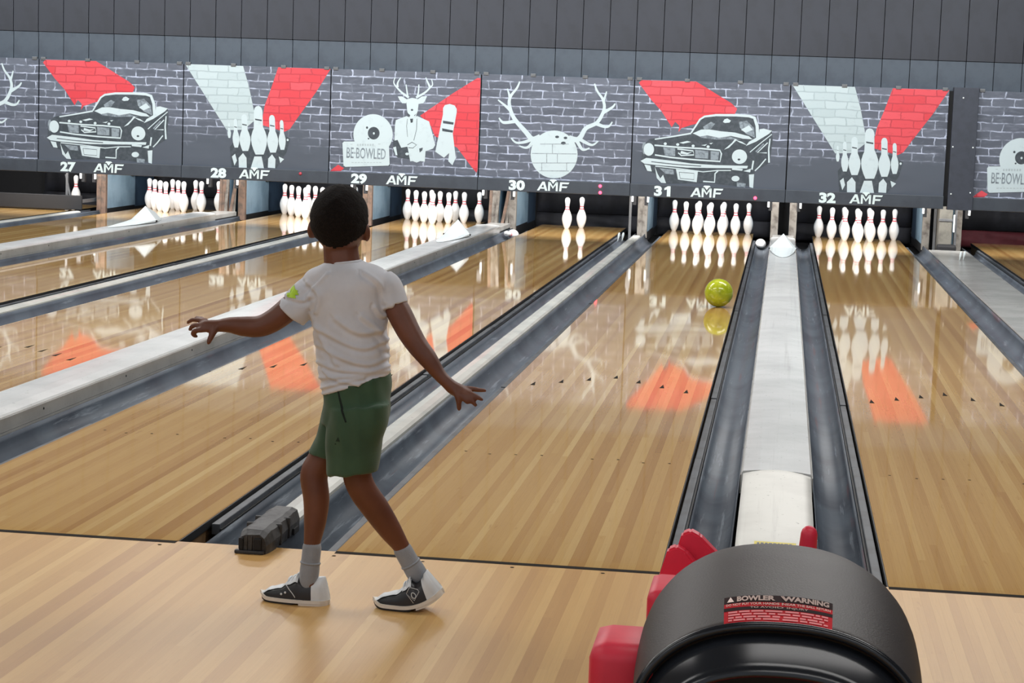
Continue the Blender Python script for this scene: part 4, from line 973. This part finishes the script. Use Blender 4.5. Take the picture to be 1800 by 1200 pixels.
# lime mark on the sleeve
bm = bmesh.new()
def sl(x, y): return L_(B(x, y, -.0555))
for pl in ([(511, 503), (516, 510), (522, 512), (517, 515), (523, 519), (515, 519), (519, 525), (503, 523), (500, 517), (507, 515), (505, 510)],): bm.faces.new([bm.verts.new(sl(*p)) for p in pl])
bmesh.ops.triangulate(bm, faces=bm.faces[:]); bmesh.ops.subdivide_edges(bm, edges=bm.edges[:], cuts=3, use_grid_fill=True)
lm = link('sleeve_logo', tomesh(bm, 'sleeve_logo'), boy, M('lime_print', (186, 226, 60), .7)); lm['label'] = 'lime green print on the sleeve'
sw = lm.modifiers.new('w', 'SHRINKWRAP'); sw.target = [o for o in boy.children if o.name.startswith('t_shirt')][0]; sw.wrap_method = 'PROJECT'; sw.use_project_y = True; sw.use_negative_direction = True; sw.use_positive_direction = True; sw.offset = .0015; md = lm.modifiers.new('s', 'SOLIDIFY'); md.thickness = .0012; md.offset = 1
# shorts
bm = bmesh.new()
q = catmull([(571, 684, 684, 654, .02, .092), (570, 686, 700, 682, .02, .096), (568, 685, 720, 712, .015, .098), (568, 682, 742, 738, .01, .094)], 4); ringloft(bm, [span(*r) for r in q])
q = catmull([(578, 686, 716, 708, -.025, .070), (575, 681, 745, 740, -.03, .072), (574, 673, 780, 775, -.03, .070), (576, 667, 808, 802, -.03, .068), (577, 663, 834, 827, -.03, .066)], 4); ringloft(bm, [span(*r) for r in q])
q = catmull([(569, 660, 716, 712, .05, .066), (562, 640, 745, 745, .05, .066), (553, 620, 772, 778, .045, .064), (544, 606, 795, 803, .04, .060)], 4); ringloft(bm, [span(*r) for r in q])
def sfold(co, n):
    p = co+org; nz = mnoise.noise(Vector((p.x*8, p.y*8, p.z*8)))
    return co+n*(.0022*math.sin(p.x*90+p.z*40+nz*4)+.002*nz)
sh = remesh(bm, 'shorts', .0045, 9, SHORTS, boy, sfold)
# pocket slit and hem stitching on the shorts
bm = bmesh.new(); q = catmull([(*L_(B(590, 688, -.095)), .0022), (*L_(B(594, 705, -.10)), .0028), (*L_(B(601, 725, -.10)), .003), (*L_(B(608, 742, -.098)), .0022)], 6)
addtube(bm, [Vector(a[:3]) for a in q], [a[3] for a in q], 8); pk = link('pocket_slit', tomesh(bm, 'pocket_slit', True), boy, M('pocket_dark_green', (18, 30, 22), .9))
sw = pk.modifiers.new('w', 'SHRINKWRAP'); sw.target = sh; sw.wrap_method = 'PROJECT'; sw.use_project_y = True; sw.use_negative_direction = True; sw.use_positive_direction = True; sw.offset = .001
bm = bmesh.new()
for pl in ([(589, 776), (594, 768), (597, 776)], [(595, 776), (600, 766), (605, 776)], [(587, 780), (607, 779), (607, 781), (587, 782)]): bm.faces.new([bm.verts.new(L_(B(x, y, -.1))) for x, y in pl])
lg = link('shorts_mark', tomesh(bm, 'shorts_mark'), boy, M('shorts_mark_dark', (30, 48, 34), .9)); lg['kind'] = 'stuff'
sw = lg.modifiers.new('w', 'SHRINKWRAP'); sw.target = sh; sw.wrap_method = 'PROJECT'; sw.use_project_y = True; sw.use_negative_direction = True; sw.use_positive_direction = True; sw.offset = .0015
# socks
def sock(pts, name='sock'):
    bm = bmesh.new(); limb(bm, [(L_(p), r) for p, r in pts], 22)
    c, r = L_(pts[1][0]), pts[1][1]
    ax = (L_(pts[2][0])-L_(pts[0][0])).normalized(); x = ax.orthogonal().normalized(); y = ax.cross(x)
    for k in range(2):
        cc = c+ax*(.006-.003*k); addtube(bm, [cc+(x*math.cos(2*math.pi*i/24)+y*math.sin(2*math.pi*i/24))*(r-.0005) for i in range(25)], .0035, 8, False) if k == 0 else None
    return link(name, tomesh(bm, name, True), boy, SOCK)
sock([(B(548.5, 961, .025), .0275), (B(546, 985, .022), .0275), (B(544, 1005, .022), .0285), (B(542, 1020, .022), .0265), (B(541, 1034, .022), .020)])
sock([(B(708, 966, .052), .0275), (B(720, 987, .058), .028), (B(730, 1003, .062), .030), (B(737, 1015, .065), .0275), (B(740, 1024, .065), .020)])
# shoes: built along +x from heel (0) to toe (.205), then turned
SHB = M('shoe_black_leather', (36, 34, 36), .4, second=(26, 32, 34), sc=8); SHW = M('shoe_white_leather', (214, 218, 220), .4, var=.06); SOLE = M('shoe_sole_white', (224, 216, 204), .45, var=.08); SOLEB = M('shoe_outsole_black', (28, 26, 26), .6)
def outline(u):          # half-width (left,right) and centre line at u (0 heel..1 toe)
    wv = .030+.010*math.sin(math.pi*min(1, u*1.15)**1.2)
    e = 1.0
    if u < .12: e = math.sqrt(max(0, 1-((.12-u)/.12)**2))
    if u > .80: e = math.sqrt(max(0, 1-((u-.80)/.20)**2.2))
    return wv*e
def top_h(u):
    for (a, ha), (b, hb) in zip(TH, TH[1:]):
        if a <= u <= b: t = (u-a)/(b-a); t = t*t*(3-2*t); return ha+(hb-ha)*t
    return TH[-1][1]
TH = [(0, .080), (.10, .078), (.20, .070), (.36, .066), (.46, .079), (.56, .067), (.70, .046), (.86, .038), (1.0, .022)]
LEN = .202
def shoe(bend, place, name_label):
    def D(p):            # bend the heel up
        p = Vector(p); k = max(0, .62*LEN-p.x); ang = bend*min(1, k/(.62*LEN))*.9
        if bend == 0: return p
        r = k; return Vector((.62*LEN-r*math.cos(ang*.75) if k > 0 else p.x, p.y, p.z))+Vector((-(p.z)*math.sin(-ang), 0, r*math.sin(ang*.75)-p.z*(1-math.cos(ang)))) if k > 0 else p
    sh = link('shoe', tomesh(_upper(D, 0, 1, 0, None), 'shoe_upper', True), boy, SHB)
    sh['label'] = name_label
    sh.matrix_local = place
    def part(bm, nm, mat, smooth=True): return link(nm, tomesh(bm, nm, smooth), sh, mat)
    part(_upper(D, 0, .22, .0018, None), 'heel_counter', SHW)
    part(_upper(D, .55, 1.0, .0022, .38), 'toe_strip', SHW)
    part(_upper(D, .43, .60, .0035, .5), 'tongue_flap', SHW)
    # welt, midsole and heel
    for nm, z0, z1, ex, u0, u1, mat in (('outsole', .0, .006, .002, .0, 1.0, SOLEB), ('midsole', .006, .016, .005, .0, 1.0, SOLE), ('heel_block', .0, .010, .003, .0, .40, SOLE)):
        bm = bmesh.new(); n = 44; lo, hi = [], []
        us = [u0+(u1-u0)*(.5-.5*math.cos(math.pi*i/n)) for i in range(n+1)]
        pts = [(u, outline(u)+ex) for u in us]; ring = [(u*LEN-(ex if u == 0 else 0)+(ex if u == 1 else 0), wv) for u, wv in pts]+[(u*LEN, -wv) for u, wv in pts[::-1][1:-1]]
        lift = lambda x: .010*max(0, (x/LEN-.86)/.14)**2+(0 if nm == 'heel_block' else (.010 if False else 0))
        zz0, zz1 = (z0, z1)
        for x, y in ring:
            raise_ = .010*max(0, min(1, (.50-x/LEN)/.12)) if nm == 'outsole' else 0
            lo.append(bm.verts.new(D((x, y, zz0+lift(x)+raise_)))); hi.append(bm.verts.new(D((x, y, zz1+lift(x)+(raise_ if nm == 'outsole' else 0)))))
        m = len(ring)
        for i in range(m): bm.faces.new((lo[i], lo[(i+1) % m], hi[(i+1) % m], hi[i]))
        bm.faces.new(lo[::-1]); bm.faces.new(hi)
        bmesh.ops.triangulate(bm, faces=[f for f in bm.faces if len(f.verts) > 4])
        part(bm, nm, mat, False)
    return sh, part, D
def _upper(D, u0, u1, grow, arc):
    bm = bmesh.new(); rows = []; nu, na = 30, 24
    for i in range(nu+1):
        u = u0+(u1-u0)*i/nu; wv = outline(min(max(u, .004), .996))+grow; h = top_h(u)+grow
        row = []
        for j in range(na+1):
            a = math.pi*j/na
            if arc: a = math.pi/2+(a-math.pi/2)*arc*(1 if u < .82 else 1+.75*(u-.82)/.18)
            c, s_ = math.cos(a), math.sin(a)
            y = wv*math.copysign(abs(c)**.55, c)*(1-.12*s_**4)*(1-.25*max(0, s_-.6)*(1 if u < .6 else .3)); z = .014+(h-.014)*abs(s_)**.75
            row.append(bm.verts.new(D((u*LEN-(grow if u < .02 else 0)+(grow if u > .98 else 0)+.014*max(0, 1-u/.3)*max(0, z-.02)/.06, y, z))))
        rows.append(row)
    for A, Bq in zip(rows, rows[1:]):
        for j in range(na): bm.faces.new((A[j], A[j+1], Bq[j+1], Bq[j]))
    if not arc and u0 == 0: bm.faces.new(rows[0])
    if not arc and u1 == 1: bm.faces.new(rows[-1][::-1])
    bmesh.ops.remove_doubles(bm, verts=bm.verts[:], dist=.0002)
    return bm
f0 = atZ(577, 1067, 0); t0 = atZ(452, 1057, 0); ang = math.atan2((t0-f0).y, (t0-f0).x)
mA = Matrix.Translation(L_(Vector((f0.x-.006, f0.y+.035, 0)))) @ Matrix.Rotation(ang, 4, 'Z')
sA, pA_, DA = shoe(0, mA, 'black and white bowling shoe on the front foot')
f1 = atZ(655, 1070, 0); ang2 = math.pi+.03
mB = Matrix.Translation(L_(Vector((f1.x+LEN*1.06, f1.y+.035, 0)))) @ Matrix.Rotation(ang2, 4, 'Z') @ Matrix.Scale(1.06, 4)
sB, pB_, DB = shoe(.62, mB, 'black and white bowling shoe with lifted heel')
# side details: two eyelets and seam on the front shoe, stitched emblem on the trailing shoe (both on the side facing the camera)
def side_pt(D, u, zf, lift=.002):
    wv = outline(u); h = top_h(u); s_ = zf; a = math.asin(min(1, s_**(1/.75))); c = math.cos(a)
    return D((u*LEN, (wv*c**.55*(1-.12*math.sin(a)**4)+lift), .014+(h-.014)*zf))
for u in (.60, .66):
    bm = bmesh.new(); p = side_pt(DA, u, .42); ellipsoid(bm, p, (.0035, .002, .0035), None, 10, 8); pA_(bm, 'eyelet', SHW)
bm = bmesh.new(); addtube(bm, [side_pt(DA, .62-.17*t, .92-.8*t, .001) for t in [i/10 for i in range(11)]], .0013, 6); pA_(bm, 'seam', SHW)
bm = bmesh.new(); c = side_pt(DB, .40, .48, .0015)
addtube(bm, [side_pt(DB, .40+.035*math.cos(2*math.pi*i/20), .48+.13*math.sin(2*math.pi*i/20), .0015) for i in range(21)], .0013, 6, False)
addtube(bm, [side_pt(DB, u, z, .0015) for u, z in ((.52, .62), (.46, .78), (.32, .74), (.30, .60), (.40, .24), (.52, .62), (.42, .12))], .0010, 6); em = pB_(bm, 'stitched_emblem', SHW)
for sh_, pf, D_ in ((sA, pA_, DA), (sB, pB_, DB)):
    for u in (.46, .52, .58):
        bm = bmesh.new(); pts = []
        for j in range(9):
            a = math.pi*(.22+.56*j/8); wv = outline(u); h = top_h(u)+.007; pts.append(D_((u*LEN, wv*math.copysign(abs(math.cos(a))**.55, math.cos(a))*.8, .014+(h-.014)*math.sin(a)**.75)))
        addtube(bm, pts, .0026, 8); pf(bm, 'lace', SHW)
